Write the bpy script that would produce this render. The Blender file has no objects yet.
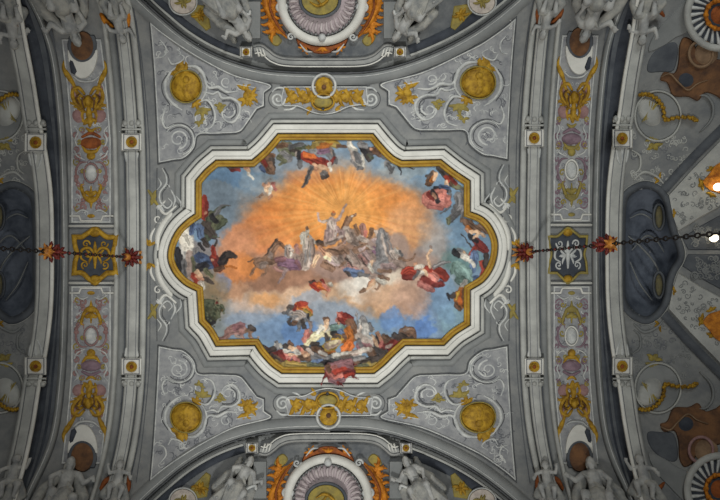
import bpy, math, random
import numpy as np
from mathutils import Vector, Matrix
from mathutils.geometry import delaunay_2d_cdt

random.seed(7)
RNG = np.random.default_rng(11)
SC = bpy.context.scene
COL = SC.collection
# ------------------------------------------------------------------ the vault
CX, CY, F, H = 333.0, 271.0, 480.0, 10.0      # photograph frame: foot of the plumb line, focal length in pixels, crown height
YC = -0.35
KEXP = 0.80                                   # light reaching the crown: pigment = seen colour / KEXP


def smooth01(t):
    t = np.clip(t, 0, 1)
    return t * t * (3 - 2 * t)


def shell(X, Y):
    """Height of the vault over the plan: a flattened barrel, rounder under the end arches."""
    X = np.asarray(X, float); Y = np.asarray(Y, float)
    d = np.abs(Y - YC)
    main = np.where(d < 5, .0026 * d ** 4, 1.625 + 1.3 * (d - 5))
    dd = np.minimum(d, 5.6)
    circ = 6.7 - np.sqrt(6.7 ** 2 - dd * dd) + 1.4 * np.maximum(d - 5.6, 0) + .2
    ax = np.abs(X)
    s = smooth01((ax - 3.7) / 2.0)
    out = np.maximum(ax - 6.0, 0)
    return H - (main * (1 - s) + circ * s) - .28 * out ** 1.4


def lunette(X, Y):
    """The coved lunette walls on the two long sides."""
    return 9.75 - .64 * (np.abs(np.asarray(Y, float) - YC) - 3.67) + 0 * np.asarray(X, float)


def cast(px, py, surf=shell):
    px = np.atleast_1d(np.asarray(px, float)); py = np.atleast_1d(np.asarray(py, float))
    a = (px - CX) / F; b = (py - CY) / F
    z = np.full(px.shape, 9.5)
    for _ in range(40):
        z = .5 * z + .5 * surf(a * z, b * z)
    return np.stack([a * z, b * z, z], -1)


def proj(px, py, h=0.0, surf=shell):
    P = cast(px, py, surf)
    L = np.linalg.norm(P, axis=-1, keepdims=True)
    h = np.broadcast_to(np.atleast_1d(np.asarray(h, float)), P.shape[:1])[:, None]
    return P * (1 - h / L)


PXM = H / F                                    # one photograph pixel at the crown, in metres
XF = [None]                                    # mirror applied to plan tracings (set through `mirror`)


def mx(x):
    x = np.asarray(x, float)
    t = np.clip((324.5 - x) / 140, 0, 1)
    return 2 * (324.5 + 8.5 * t * t) - x - .085 * np.clip(131 - x, 0, 200)


def mirror(q):
    if q == 0:
        XF[0] = None
    else:
        def f(x, y):
            x = np.asarray(x, float); y = np.asarray(y, float)
            X_, Y_ = x, y
            if q & 2:
                Y_ = 509 - 6 * np.clip((142 - y) / 57, 0, 1) - y
            if q & 1:
                X_ = mx(x)
                Y_ = Y_ - 4 * np.clip((254 - Y_) / 100, 0, 1) * np.clip((300 - x) / 100, 0, 1)
            return X_, Y_
        XF[0] = f


def P2(pts):
    """apply the current mirror to an (n,2) array"""
    pts = np.asarray(pts, float).reshape(-1, 2)
    if XF[0]:
        x, y = XF[0](pts[:, 0], pts[:, 1])
        pts = np.stack([x, y], -1)
    return pts


# ------------------------------------------------------------------ objects
LOC = {}


def tag(o, label=None, cat=None, group=None, kind=None):
    if label: o['label'] = label
    if cat: o['category'] = cat
    if group: o['group'] = group
    if kind: o['kind'] = kind
    return o


def empty(name, loc, label=None, cat=None, group=None, kind=None):
    o = bpy.data.objects.new(name, None)
    COL.objects.link(o)
    o.location = Vector([float(v) for v in loc])
    o.empty_display_size = .1
    LOC[o.name] = np.array([float(v) for v in loc])
    return tag(o, label, cat, group, kind)


def empty_at(name, px, py, label=None, cat=None, group=None, kind=None, surf=shell):
    p = P2([(px, py)])[0]
    return empty(name, proj(p[0], p[1], 0, surf)[0], label, cat, group, kind)


class MB:
    def __init__(self):
        self.v = []; self.f = []; self.n = 0

    def add(self, verts, faces):
        verts = np.asarray(verts, float).reshape(-1, 3)
        self.v.append(verts)
        n = self.n
        self.f += [tuple(i + n for i in f) for f in faces]
        self.n += len(verts)

    def build(self, name, mat, parent=None, smooth=True, colors=None):
        v = np.concatenate(self.v) if self.v else np.zeros((0, 3))
        base = np.zeros(3)
        if parent is not None:
            base = LOC.get(parent.name, np.zeros(3))
        me = bpy.data.meshes.new(name)
        me.from_pydata((v - base).tolist(), [], self.f)
        me.update()
        if smooth:
            me.polygons.foreach_set('use_smooth', np.ones(len(me.polygons), bool))
        if colors is not None:
            at = me.color_attributes.new('pigment', 'FLOAT_COLOR', 'POINT')
            at.data.foreach_set('color', np.c_[colors, np.ones(len(colors))].astype(np.float32).ravel())
        o = bpy.data.objects.new(name, me)
        COL.objects.link(o)
        me.materials.append(mat)
        LOC[o.name] = base if parent is not None else np.zeros(3)
        if parent is not None:
            o.parent = parent
        return o


def catmull(pts, n=6, closed=False):
    p = np.asarray(pts, float)
    if len(p) < 3 and not closed:
        t = np.linspace(0, 1, n + 1)[:, None]
        return p[0] * (1 - t) + p[-1] * t
    if closed:
        q = np.concatenate([p[-1:], p, p[:2]])
    else:
        q = np.concatenate([2 * p[:1] - p[1:2], p, 2 * p[-1:] - p[-2:-1]])
    out = []
    for i in range(1, len(q) - 2):
        a, b, c, d = q[i - 1], q[i], q[i + 1], q[i + 2]
        for t in np.arange(n) / n:
            out.append(.5 * ((2 * b) + (c - a) * t + (2 * a - 5 * b + 4 * c - d) * t * t + (3 * b - a - 3 * c + d) * t ** 3))
    if not closed:
        out.append(q[-2])
    return np.array(out)


def corners(segs, n=5):
    """closed outline from runs of points; runs meet in sharp corners"""
    out = []
    for i, s in enumerate(segs):
        nxt = segs[(i + 1) % len(segs)][0]
        pts = list(s) + [nxt]
        if len(pts) == 2:
            k = max(2, int(math.dist(pts[0], pts[1]) / 6))
            t = np.linspace(0, 1, k + 1)[:-1, None]
            out.append(np.array(pts[0]) * (1 - t) + np.array(pts[1]) * t)
        else:
            out.append(catmull(pts, n)[:-1])
    return np.concatenate(out)


def normals2(p, closed):
    if closed:
        a = p - np.roll(p, 1, 0); b = np.roll(p, -1, 0) - p
    else:
        e = np.diff(p, axis=0)
        a = np.concatenate([e[:1], e]); b = np.concatenate([e, e[-1:]])
    a = a / (np.linalg.norm(a, axis=1, keepdims=True) + 1e-9)
    b = b / (np.linalg.norm(b, axis=1, keepdims=True) + 1e-9)
    na = np.stack([-a[:, 1], a[:, 0]], -1); nb = np.stack([-b[:, 1], b[:, 0]], -1)
    m = na + nb
    m = m / (np.linalg.norm(m, axis=1, keepdims=True) + 1e-9)
    c = np.clip((m * na).sum(1, keepdims=True), .5, 1)
    return m / c


def band(mb, pts, prof, closed=False, surf=shell, base=0.0):
    """sweep a moulding profile [(offset px, height m), ...] along a traced line"""
    p = np.asarray(pts, float)
    n = normals2(p, closed)
    k = len(prof)
    allp = np.concatenate([p + n * o for o, _ in prof])
    hh = np.concatenate([np.full(len(p), h + base) for _, h in prof])
    allp = P2(allp)
    V = proj(allp[:, 0], allp[:, 1], hh, surf)
    m = len(p); F_ = []
    for j in range(k - 1):
        for i in range(m if closed else m - 1):
            i2 = (i + 1) % m
            F_.append((j * m + i, j * m + i2, (j + 1) * m + i2, (j + 1) * m + i))
    mb.add(V, F_)


def line(mb, pts, w=.7, h=.006, closed=False, surf=shell, base=0.0):
    band(mb, pts, [(-w / 2, 0), (-w / 2, h), (w / 2, h), (w / 2, 0)], closed, surf, base)


def stroke(mb, pts, w, h=None, n=5, surf=shell, base=0.0, smooth=True):
    """tapered half-round ridge; w = widths (px, full) at the control points"""
    pts = np.asarray(pts, float).reshape(-1, 2)
    if np.isscalar(w):
        w = [w] * len(pts)
    w = np.interp(np.linspace(0, 1, len(pts)), np.linspace(0, 1, len(w)), w)
    q = catmull(np.c_[pts, w], n) if smooth else np.c_[pts, w]
    p = q[:, :2]; ww = np.maximum(q[:, 2], .05) / 2
    d0 = p[0] - p[1]; d1 = p[-1] - p[-2]
    d0 /= np.linalg.norm(d0) + 1e-9; d1 /= np.linalg.norm(d1) + 1e-9
    p = np.concatenate([[p[0] + d0 * ww[0]], p, [p[-1] + d1 * ww[-1]]])
    ww = np.concatenate([[.04], ww, [.04]])
    nn = normals2(p, False)
    hs = ww * PXM * 1.1 if h is None else h * ww / ww.max()
    prof = [(-1, 0), (-.72, .72), (0, 1), (.72, .72), (1, 0)]
    allp = P2(np.concatenate([p + nn * (ww * o)[:, None] for o, _ in prof]))
    hh = np.concatenate([hs * k + base for _, k in prof])
    V = proj(allp[:, 0], allp[:, 1], hh, surf)
    m = len(p)
    mb.add(V, [(j * m + i, j * m + i + 1, (j + 1) * m + i + 1, (j + 1) * m + i) for j in range(4) for i in range(m - 1)])


def dome(mb, cx, cy, rx, ry, h, ang=0.0, surf=shell, base=0.0, rings=5, seg=22, flat=0.0):
    """low boss; flat = part of the radius that stays level"""
    pp = [(0, 0)]; hh = [h]
    for r in range(1, rings + 1):
        t = r / rings
        k = 1 if t <= flat else math.sqrt(max(0, 1 - ((t - flat) / (1 - flat + 1e-9)) ** 2))
        for s in range(seg):
            a = 2 * math.pi * s / seg
            pp.append((math.cos(a) * t * rx, math.sin(a) * t * ry)); hh.append(h * k)
    pp = np.array(pp); c, s_ = math.cos(ang), math.sin(ang)
    pp = np.stack([cx + pp[:, 0] * c - pp[:, 1] * s_, cy + pp[:, 0] * s_ + pp[:, 1] * c], -1)
    pp = P2(pp)
    V = proj(pp[:, 0], pp[:, 1], np.array(hh) + base, surf)
    fc = [(0, 1 + s, 1 + (s + 1) % seg) for s in range(seg)]
    for r in range(rings - 1):
        a = 1 + r * seg; b = a + seg
        fc += [(a + s, b + s, b + (s + 1) % seg, a + (s + 1) % seg) for s in range(seg)]
    mb.add(V, fc)


def circ(cx, cy, rx, ry=None, n=32, a0=0, a1=2 * math.pi):
    ry = rx if ry is None else ry
    full = abs(a1 - a0 - 2 * math.pi) < 1e-6
    t = np.linspace(a0, a1, n, endpoint=not full)
    return np.stack([cx + np.cos(t) * rx, cy + np.sin(t) * ry], -1)


def ring(mb, cx, cy, rx, ry, w, h, surf=shell, base=0.0, n=32):
    band(mb, circ(cx, cy, rx, ry, n), [(-w / 2, 0), (-w * .35, h * .8), (0, h), (w * .35, h * .8), (w / 2, 0)], True, surf, base)


def inside(poly, x, y):
    poly = np.asarray(poly); x = np.asarray(x, float); y = np.asarray(y, float)
    r = np.zeros(x.shape, bool)
    x1, y1 = poly[-1]
    for x2, y2 in poly:
        c = (y1 > y) != (y2 > y)
        r ^= c & (x < (x2 - x1) * (y - y1) / (y2 - y1 + 1e-12) + x1)
        x1, y1 = x2, y2
    return r


def plate(mb, pts, h, edge=1.0, step=7.0, surf=shell, base=0.0, dish=0.0):
    """flat slab on the vault with a bevelled edge, following its curve"""
    p = np.asarray(pts, float)
    area = .5 * np.sum(p[:, 0] * np.roll(p[:, 1], -1) - np.roll(p[:, 0], -1) * p[:, 1])
    if area < 0: p = p[::-1]
    nn = normals2(p, True)
    inn = p + nn * edge
    lo, hi = p.min(0), p.max(0)
    gx, gy = np.meshgrid(np.arange(lo[0] + step / 2, hi[0], step), np.arange(lo[1] + step / 2, hi[1], step))
    gx = gx.ravel(); gy = gy.ravel()
    k = inside(p + nn * (edge + 1), gx, gy)
    pts2 = [Vector(v) for v in inn] + [Vector((a, b)) for a, b in zip(gx[k], gy[k])]
    m = len(p)
    res = delaunay_2d_cdt(pts2, [], [list(range(m))], 1, 1e-4)
    V2 = np.array([tuple(v) for v in res[0]]); F2 = [tuple(f) for f in res[2]]
    hh = np.full(len(V2), h)
    if dish:
        c = p.mean(0); r = np.abs(p - c).max(0)
        rr = (((V2 - c) / r) ** 2).sum(1)
        hh = h + dish * np.clip(1 - rr, 0, 1)
    V2 = P2(V2)
    mb.add(proj(V2[:, 0], V2[:, 1], hh + base, surf), F2)
    A = P2(p); B = P2(inn)
    W = np.concatenate([proj(A[:, 0], A[:, 1], base, surf), proj(B[:, 0], B[:, 1], base + h, surf)])
    mb.add(W, [(i, (i + 1) % m, m + (i + 1) % m, m + i) for i in range(m)])


def spiral(mb, cx, cy, r, turns=1.4, a0=0.0, cw=1, w=1.6, surf=shell, base=0.0, h=None):
    t = np.linspace(0, 1, int(10 * turns) + 6)
    rr = r * (1 - .85 * t)
    a = a0 + cw * t * turns * 2 * math.pi
    stroke(mb, np.stack([cx + rr * np.cos(a), cy + rr * np.sin(a)], -1), [w, w * .8, w * .6], h, 2, surf, base)


def fan(mb, cx, cy, r, a0, a1, n, w, surf=shell, base=0.0, curl=.25, r0=.1):
    """acanthus fan: n leaves from one root"""
    for i in range(n):
        a = a0 + (a1 - a0) * (i / (n - 1) if n > 1 else .5)
        rr = r * (.8 + .2 * math.sin(i * 2.3 + 1))
        k = curl * (1 if i % 2 else -1)
        pts = [(cx + rr * t * math.cos(a + k * t * t), cy + rr * t * math.sin(a + k * t * t)) for t in (r0, .4, .75, 1)]
        stroke(mb, pts, [w * .5, w, w * .8, w * .25], None, 4, surf, base)


def box_at(mb, cx, cy, w, hgt, h, ang=0.0, surf=shell, base=0.0, edge=.8):
    c, s = math.cos(ang), math.sin(ang)
    q = [(-w / 2, -hgt / 2), (w / 2, -hgt / 2), (w / 2, hgt / 2), (-w / 2, hgt / 2)]
    plate(mb, [(cx + x * c - y * s, cy + x * s + y * c) for x, y in q], h, edge, 5, surf, base)


# ------------------------------------------------------------------ materials
def lin(c):
    c = np.asarray(c, float)
    if c.max() > 1.5: c = c / 255.
    return np.where(c <= .04045, c / 12.92, ((c + .055) / 1.055) ** 2.4)


def pig(c):
    return np.clip(lin(c) / KEXP, 0.002, .92)


def material(name, rgb, rgb2=None, scale=3.0, rough=.85, bump=.25, bscale=40., mottle=.35, metal=0.0):
    """limewash / pigment over plaster: two tones broken up by noise, with a fine grain"""
    m = bpy.data.materials.new(name)
    m.use_nodes = True
    nt = m.node_tree; N = nt.nodes; L = nt.links
    b = N['Principled BSDF']
    b.inputs['Roughness'].default_value = rough
    b.inputs['Metallic'].default_value = metal
    b.inputs['Specular IOR Level'].default_value = .25
    a = pig(rgb)
    c2 = pig(rgb2) if rgb2 is not None else a * (1 - mottle)
    tc = N.new('ShaderNodeNewGeometry')
    n1 = N.new('ShaderNodeTexNoise'); n1.inputs['Scale'].default_value = scale
    n1.inputs['Detail'].default_value = 7; n1.inputs['Roughness'].default_value = .65
    L.new(tc.outputs['Position'], n1.inputs['Vector'])
    r = N.new('ShaderNodeValToRGB')
    r.color_ramp.elements[0].position = .34; r.color_ramp.elements[1].position = .62
    r.color_ramp.elements[0].color = (*[float(v) for v in c2], 1)
    r.color_ramp.elements[1].color = (*[float(v) for v in a], 1)
    L.new(n1.outputs['Fac'], r.inputs['Fac'])
    L.new(r.outputs['Color'], b.inputs['Base Color'])
    if bump:
        n2 = N.new('ShaderNodeTexNoise'); n2.inputs['Scale'].default_value = bscale
        n2.inputs['Detail'].default_value = 4
        L.new(tc.outputs['Position'], n2.inputs['Vector'])
        bp = N.new('ShaderNodeBump'); bp.inputs['Strength'].default_value = bump
        bp.inputs['Distance'].default_value = .02
        L.new(n2.outputs['Fac'], bp.inputs['Height'])
        L.new(bp.outputs['Normal'], b.inputs['Normal'])
    return m


def pigment_material(name):
    m = bpy.data.materials.new(name)
    m.use_nodes = True
    nt = m.node_tree; N = nt.nodes; L = nt.links
    b = N['Principled BSDF']
    b.inputs['Roughness'].default_value = .9
    b.inputs['Specular IOR Level'].default_value = .15
    a = N.new('ShaderNodeAttribute'); a.attribute_name = 'pigment'
    g = N.new('ShaderNodeNewGeometry')
    n = N.new('ShaderNodeTexNoise'); n.inputs['Scale'].default_value = 14; n.inputs['Detail'].default_value = 8
    n.inputs['Roughness'].default_value = .7
    L.new(g.outputs['Position'], n.inputs['Vector'])
    mp = N.new('ShaderNodeMapRange')
    mp.inputs['To Min'].default_value = .88; mp.inputs['To Max'].default_value = 1.12
    mp.inputs['From Min'].default_value = .25; mp.inputs['From Max'].default_value = .75
    L.new(n.outputs['Fac'], mp.inputs['Value'])
    mu = N.new('ShaderNodeVectorMath'); mu.operation = 'SCALE'
    L.new(a.outputs['Color'], mu.inputs[0]); L.new(mp.outputs['Result'], mu.inputs['Scale'])
    L.new(mu.outputs['Vector'], b.inputs['Base Color'])
    return m


STONE = material('stone_grey', (121, 122, 120), (104, 106, 105), 1.6)
FIELD = material('field_grey', (122, 122, 119), (98, 100, 101), 2.6)
LUNGREY = material('lunette_grey', (108, 109, 108), (76, 79, 82), 2.4)
ETCH = material('etched_grey', (106, 107, 110), (86, 88, 92), 5)
PANE = material('dull_ochre', (104, 96, 66), (76, 74, 62), 6)
LIGHT = material('stucco_light', (161, 161, 155), (137, 137, 133), 2.2)
WHITE = material('stucco_white', (197, 195, 187), (176, 174, 166), 2.0)
PANEL = material('panel_lavender_grey', (140, 140, 139), (110, 111, 114), 5.0)
PALE = material('ornament_pale', (182, 182, 177), (146, 148, 147), 7.0)
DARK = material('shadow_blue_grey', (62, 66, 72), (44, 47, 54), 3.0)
LINE = material('line_dark_grey', (80, 81, 82), (62, 64, 66), 6.0)
GILT = material('gilding_ochre', (166, 130, 38), (110, 80, 20), 9.0, .6, .5, 30)
UMBER = material('pigment_umber_light', (130, 106, 82), (98, 78, 60), 5)
LILAC = material('pigment_pale_lilac', (172, 162, 160), (150, 138, 138), 8)
GILTF = material('gilding_frame', (158, 124, 40), (126, 96, 28), 5.0, .5, .3, 30)
OLIVE = material('gilding_pale_olive', (142, 126, 62), (110, 100, 60), 9.0, .7)
AMBER = material('gilding_amber', (192, 122, 32), (128, 70, 16), 9.0, .6, .5, 30)
PINK = material('pigment_rose', (140, 110, 106), (116, 88, 86), 9.0)
MAUVE = material('pigment_mauve', (124, 104, 112), (98, 80, 88), 8.0)
RUST = material('pigment_rust', (140, 78, 38), (92, 50, 28), 8.0)
BROWN = material('pigment_brown', (108, 76, 50), (66, 48, 38), 4.0)
STATUE = material('statue_marble', (158, 157, 152), (120, 121, 120), 5.0, .8, .5, 18)
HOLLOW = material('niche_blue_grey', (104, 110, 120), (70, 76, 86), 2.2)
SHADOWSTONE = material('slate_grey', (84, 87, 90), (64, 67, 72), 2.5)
# ------------------------------------------------------------------ the painted panel
S = 2
X0, Y0, WPX, HPX = 160, 126, 346, 266
CW, CH = WPX * S, HPX * S
GX, GY = np.meshgrid(X0 + np.arange(CW) / S, Y0 + np.arange(CH) / S)


def vnoise(shape, cell):
    h, w = shape
    gh, gw = int(h / cell) + 3, int(w / cell) + 3
    g = RNG.random((gh, gw))
    y = np.arange(h) / cell; x = np.arange(w) / cell
    yi = y.astype(int); xi = x.astype(int)
    fy = smooth01(y - yi)[:, None]; fx = smooth01(x - xi)[None]
    a = g[yi][:, xi]; b = g[yi][:, xi + 1]; c = g[yi + 1][:, xi]; d = g[yi + 1][:, xi + 1]
    return (a * (1 - fx) + b * fx) * (1 - fy) + (c * (1 - fx) + d * fx) * fy


def fbm(cell, octv=4):
    r = 0; am = 1; tot = 0
    for _ in range(octv):
        r = r + am * vnoise((CH, CW), max(cell, 1.5)); tot += am; am *= .55; cell /= 2
    return r / tot


WX = (fbm(40, 5) - .5); WY = (fbm(40, 5) - .5)
JX = (fbm(7, 3) - .5); JY = (fbm(7, 3) - .5)
BR = fbm(8, 4); BR2 = fbm(26, 4); BR3 = fbm(5, 3)
ART = np.zeros((CH, CW, 3)) + np.array([118, 140, 160.]) / 255


def put(mask, col, alpha=1.0, tone=.28):
    c = np.array(col, float) / 255
    m = (np.clip(mask, 0, 1) * alpha)[..., None]
    t = 1 + tone * ((BR - .5) * .8 + (BR2 - .5) * 1.0)[..., None]
    ART[:] = ART * (1 - m) + np.clip(c * t, 0, 1) * m


def wash(x, y, rx, ry, col, alpha=1.0, soft=.32, ang=0, warp=13):
    """loose patch of colour with a ragged, cloud-like edge"""
    dx = GX + WX * warp * 1.5 + JX * 5 - x; dy = GY + WY * warp * 1.5 + JY * 5 - y
    c, s = math.cos(ang), math.sin(ang)
    u = (dx * c + dy * s) / rx; v = (-dx * s + dy * c) / ry
    d = np.sqrt(u * u + v * v)
    put(smooth01((1 - d) / soft + .5), col, alpha)


def brush(pts, w, jitter=1.6, soft=1.0):
    pts = np.asarray(pts, float).reshape(-1, 2)
    w = np.interp(np.linspace(0, 1, len(pts)), np.linspace(0, 1, len(w)), w) / 2
    M = np.zeros((CH, CW))
    if len(pts) > 2:
        q = catmull(np.c_[pts, w], 4)
    elif len(pts) == 1:
        q = np.array([[pts[0][0], pts[0][1], w[0]], [pts[0][0] + .01, pts[0][1], w[0]]])
    else:
        q = np.c_[pts, w]
    lo = q[:, :2].min(0) - w.max() - 5; hi = q[:, :2].max(0) + w.max() + 5
    i0 = max(0, int((lo[1] - Y0) * S)); i1 = min(CH, int((hi[1] - Y0) * S) + 1)
    j0 = max(0, int((lo[0] - X0) * S)); j1 = min(CW, int((hi[0] - X0) * S) + 1)
    if i1 <= i0 or j1 <= j0: return M
    x = GX[i0:i1, j0:j1] + JX[i0:i1, j0:j1] * jitter * 2; y = GY[i0:i1, j0:j1] + JY[i0:i1, j0:j1] * jitter * 2
    best = np.full(x.shape, -9.)
    for a, b in zip(q[:-1], q[1:]):
        d = b[:2] - a[:2]; L2 = d @ d + 1e-9
        t = np.clip(((x - a[0]) * d[0] + (y - a[1]) * d[1]) / L2, 0, 1)
        dist = np.hypot(x - a[0] - t * d[0], y - a[1] - t * d[1])
        best = np.maximum(best, a[2] + (b[2] - a[2]) * t - dist)
    M[i0:i1, j0:j1] = np.clip(best / soft + .5, 0, 1)
    return M


# --- sky, glory of light, clouds
wash(235, 180, 50, 34, (105, 127, 145)); wash(215, 205, 34, 24, (111, 121, 129), .8)
wash(225, 178, 26, 9, (91, 117, 143), .7, ang=.2); wash(258, 182, 16, 9, (127, 139, 147), .6)
wash(300, 160, 60, 14, (133, 141, 149), .9); wash(355, 158, 40, 12, (119, 139, 157), .8)
wash(430, 175, 50, 26, (117, 141, 161)); wash(455, 225, 36, 40, (111, 135, 155)); wash(405, 165, 26, 10, (139, 151, 157), .8)
wash(430, 310, 52, 36, (119, 139, 161)); wash(282, 322, 46, 22, (113, 135, 161)); wash(405, 312, 26, 20, (107, 131, 165), .8)
wash(240, 312, 30, 16, (147, 145, 141), .8); wash(212, 330, 20, 16, (135, 139, 135), .8)
SUN = (343, 212)
wash(340, 222, 90, 46, (206, 128, 72), 1, .4, 0, 12)
wash(262, 242, 36, 25, (198, 126, 84), .95, .45); wash(237, 247, 21, 19, (190, 132, 98), .9, .5)
wash(338, 214, 76, 42, (214, 140, 74), .9, .9); wash(343, 210, 34, 24, (218, 154, 84), .8, 1.0)
wash(306, 178, 26, 9, (190, 122, 78), .6, .7); wash(407, 230, 22, 27, (198, 146, 104), .9, .6)
wash(436, 245, 16, 26, (160, 142, 128), .7, .8); wash(266, 216, 20, 16, (190, 110, 56), .45, .8)
ang = np.arctan2(GY - SUN[1], GX - SUN[0]); rad = np.hypot(GX - SUN[0], GY - SUN[1])
k = 150
tab = RNG.random(k); tab[::3] = tab[::3] * .5 + .5
ai = (ang + math.pi) / (2 * math.pi) * k + WX * 2.0
a0 = np.floor(ai).astype(int); fr = smooth01((ai - a0) * 1.5 - .25)
ray = tab[a0 % k] * (1 - fr) + tab[(a0 + 1) % k] * fr
warm = np.clip((ART[..., 0] - ART[..., 2]) * 4 - .4, 0, 1)
fade = np.clip(rad / 16, 0, 1) * np.clip(1.25 - rad / 96, 0, 1) * warm * (GY < 262)
put(np.clip((ray - .5) * 2.4, 0, 1) * fade, (228, 172, 108), .45, .1)
put(np.clip((.42 - ray) * 3, 0, 1) * fade, (182, 106, 54), .2, .1)
# cloud bank under the glory
wash(330, 268, 110, 20, (154, 122, 104), .95, .5); wash(256, 286, 48, 18, (142, 104, 82), .95, .5)
wash(300, 282, 50, 16, (150, 112, 90), .9, .5); wash(238, 268, 22, 16, (200, 128, 78), .9, .6); wash(252, 268, 12, 10, (206, 132, 76), .8)
wash(230, 292, 20, 10, (188, 144, 112), .7); wash(352, 262, 40, 24, (150, 124, 112), .9); wash(385, 255, 22, 26, (142, 124, 116), .85)
wash(285, 300, 46, 9, (196, 164, 136), .9, .7); wash(258, 306, 30, 9, (178, 160, 148), .8, .7); wash(246, 318, 26, 8, (132, 144, 160), .8, .7)
wash(330, 300, 30, 14, (186, 150, 118), .9, .6); wash(368, 304, 24, 14, (196, 152, 112), .9, .6); wash(308, 302, 16, 8, (136, 148, 164), .7)
wash(372, 288, 34, 13, (206, 194, 180), .95, .5); wash(398, 286, 26, 12, (208, 192, 172), .9, .5); wash(366, 284, 14, 8, (214, 206, 194), .9)
wash(392, 298, 30, 11, (190, 152, 122), .9, .6); wash(412, 296, 20, 20, (176, 142, 122), .8, .6); wash(398, 312, 18, 6, (178, 140, 114), .7, .8)
wash(340, 316, 30, 14, (134, 146, 160), .9, .6); wash(320, 318, 22, 12, (150, 156, 164), .7); wash(300, 332, 24, 10, (96, 126, 168), .8)
wash(268, 300, 16, 6, (206, 146, 90), .7, .8); wash(388, 320, 12, 12, (104, 134, 176), .8); wash(425, 326, 10, 10, (86, 118, 172), .7)
wash(452, 318, 16, 14, (128, 156, 166), .8, .7); wash(458, 286, 14, 10, (150, 160, 160), .6); wash(446, 300, 12, 20, (116, 144, 170), .6)
wash(462, 262, 18, 16, (104, 132, 126), .8, .6); wash(224, 284, 8, 10, (116, 128, 154), .8, .6); wash(216, 296, 14, 20, (140, 122, 98), .7, .7)
wash(205, 296, 12, 26, (128, 110, 84), .7, .6); wash(200, 260, 14, 20, (150, 116, 92), .5)
PAL = dict(
    F=(206, 168, 136), f=(176, 130, 104), W=(194, 186, 172), w=(168, 162, 154), G=(128, 124, 122), g=(96, 94, 94), L=(170, 150, 146), l=(146, 124, 120),
    K=(44, 42, 44), k=(66, 58, 54), B=(98, 72, 56), b=(126, 98, 80), R=(144, 56, 44), r=(102, 42, 38), O=(182, 98, 50), o=(150, 88, 42), Y=(176, 140, 60),
    y=(140, 118, 64), N=(66, 78, 104), n=(90, 106, 134), T=(126, 150, 142), t=(92, 112, 104), P=(192, 120, 106), p=(152, 94, 86), M=(130, 92, 94), m=(150, 112, 104),
    E=(72, 76, 60), e=(98, 98, 76), S=(178, 162, 150), s=(138, 120, 110), C=(206, 192, 154), V=(112, 84, 100))
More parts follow.
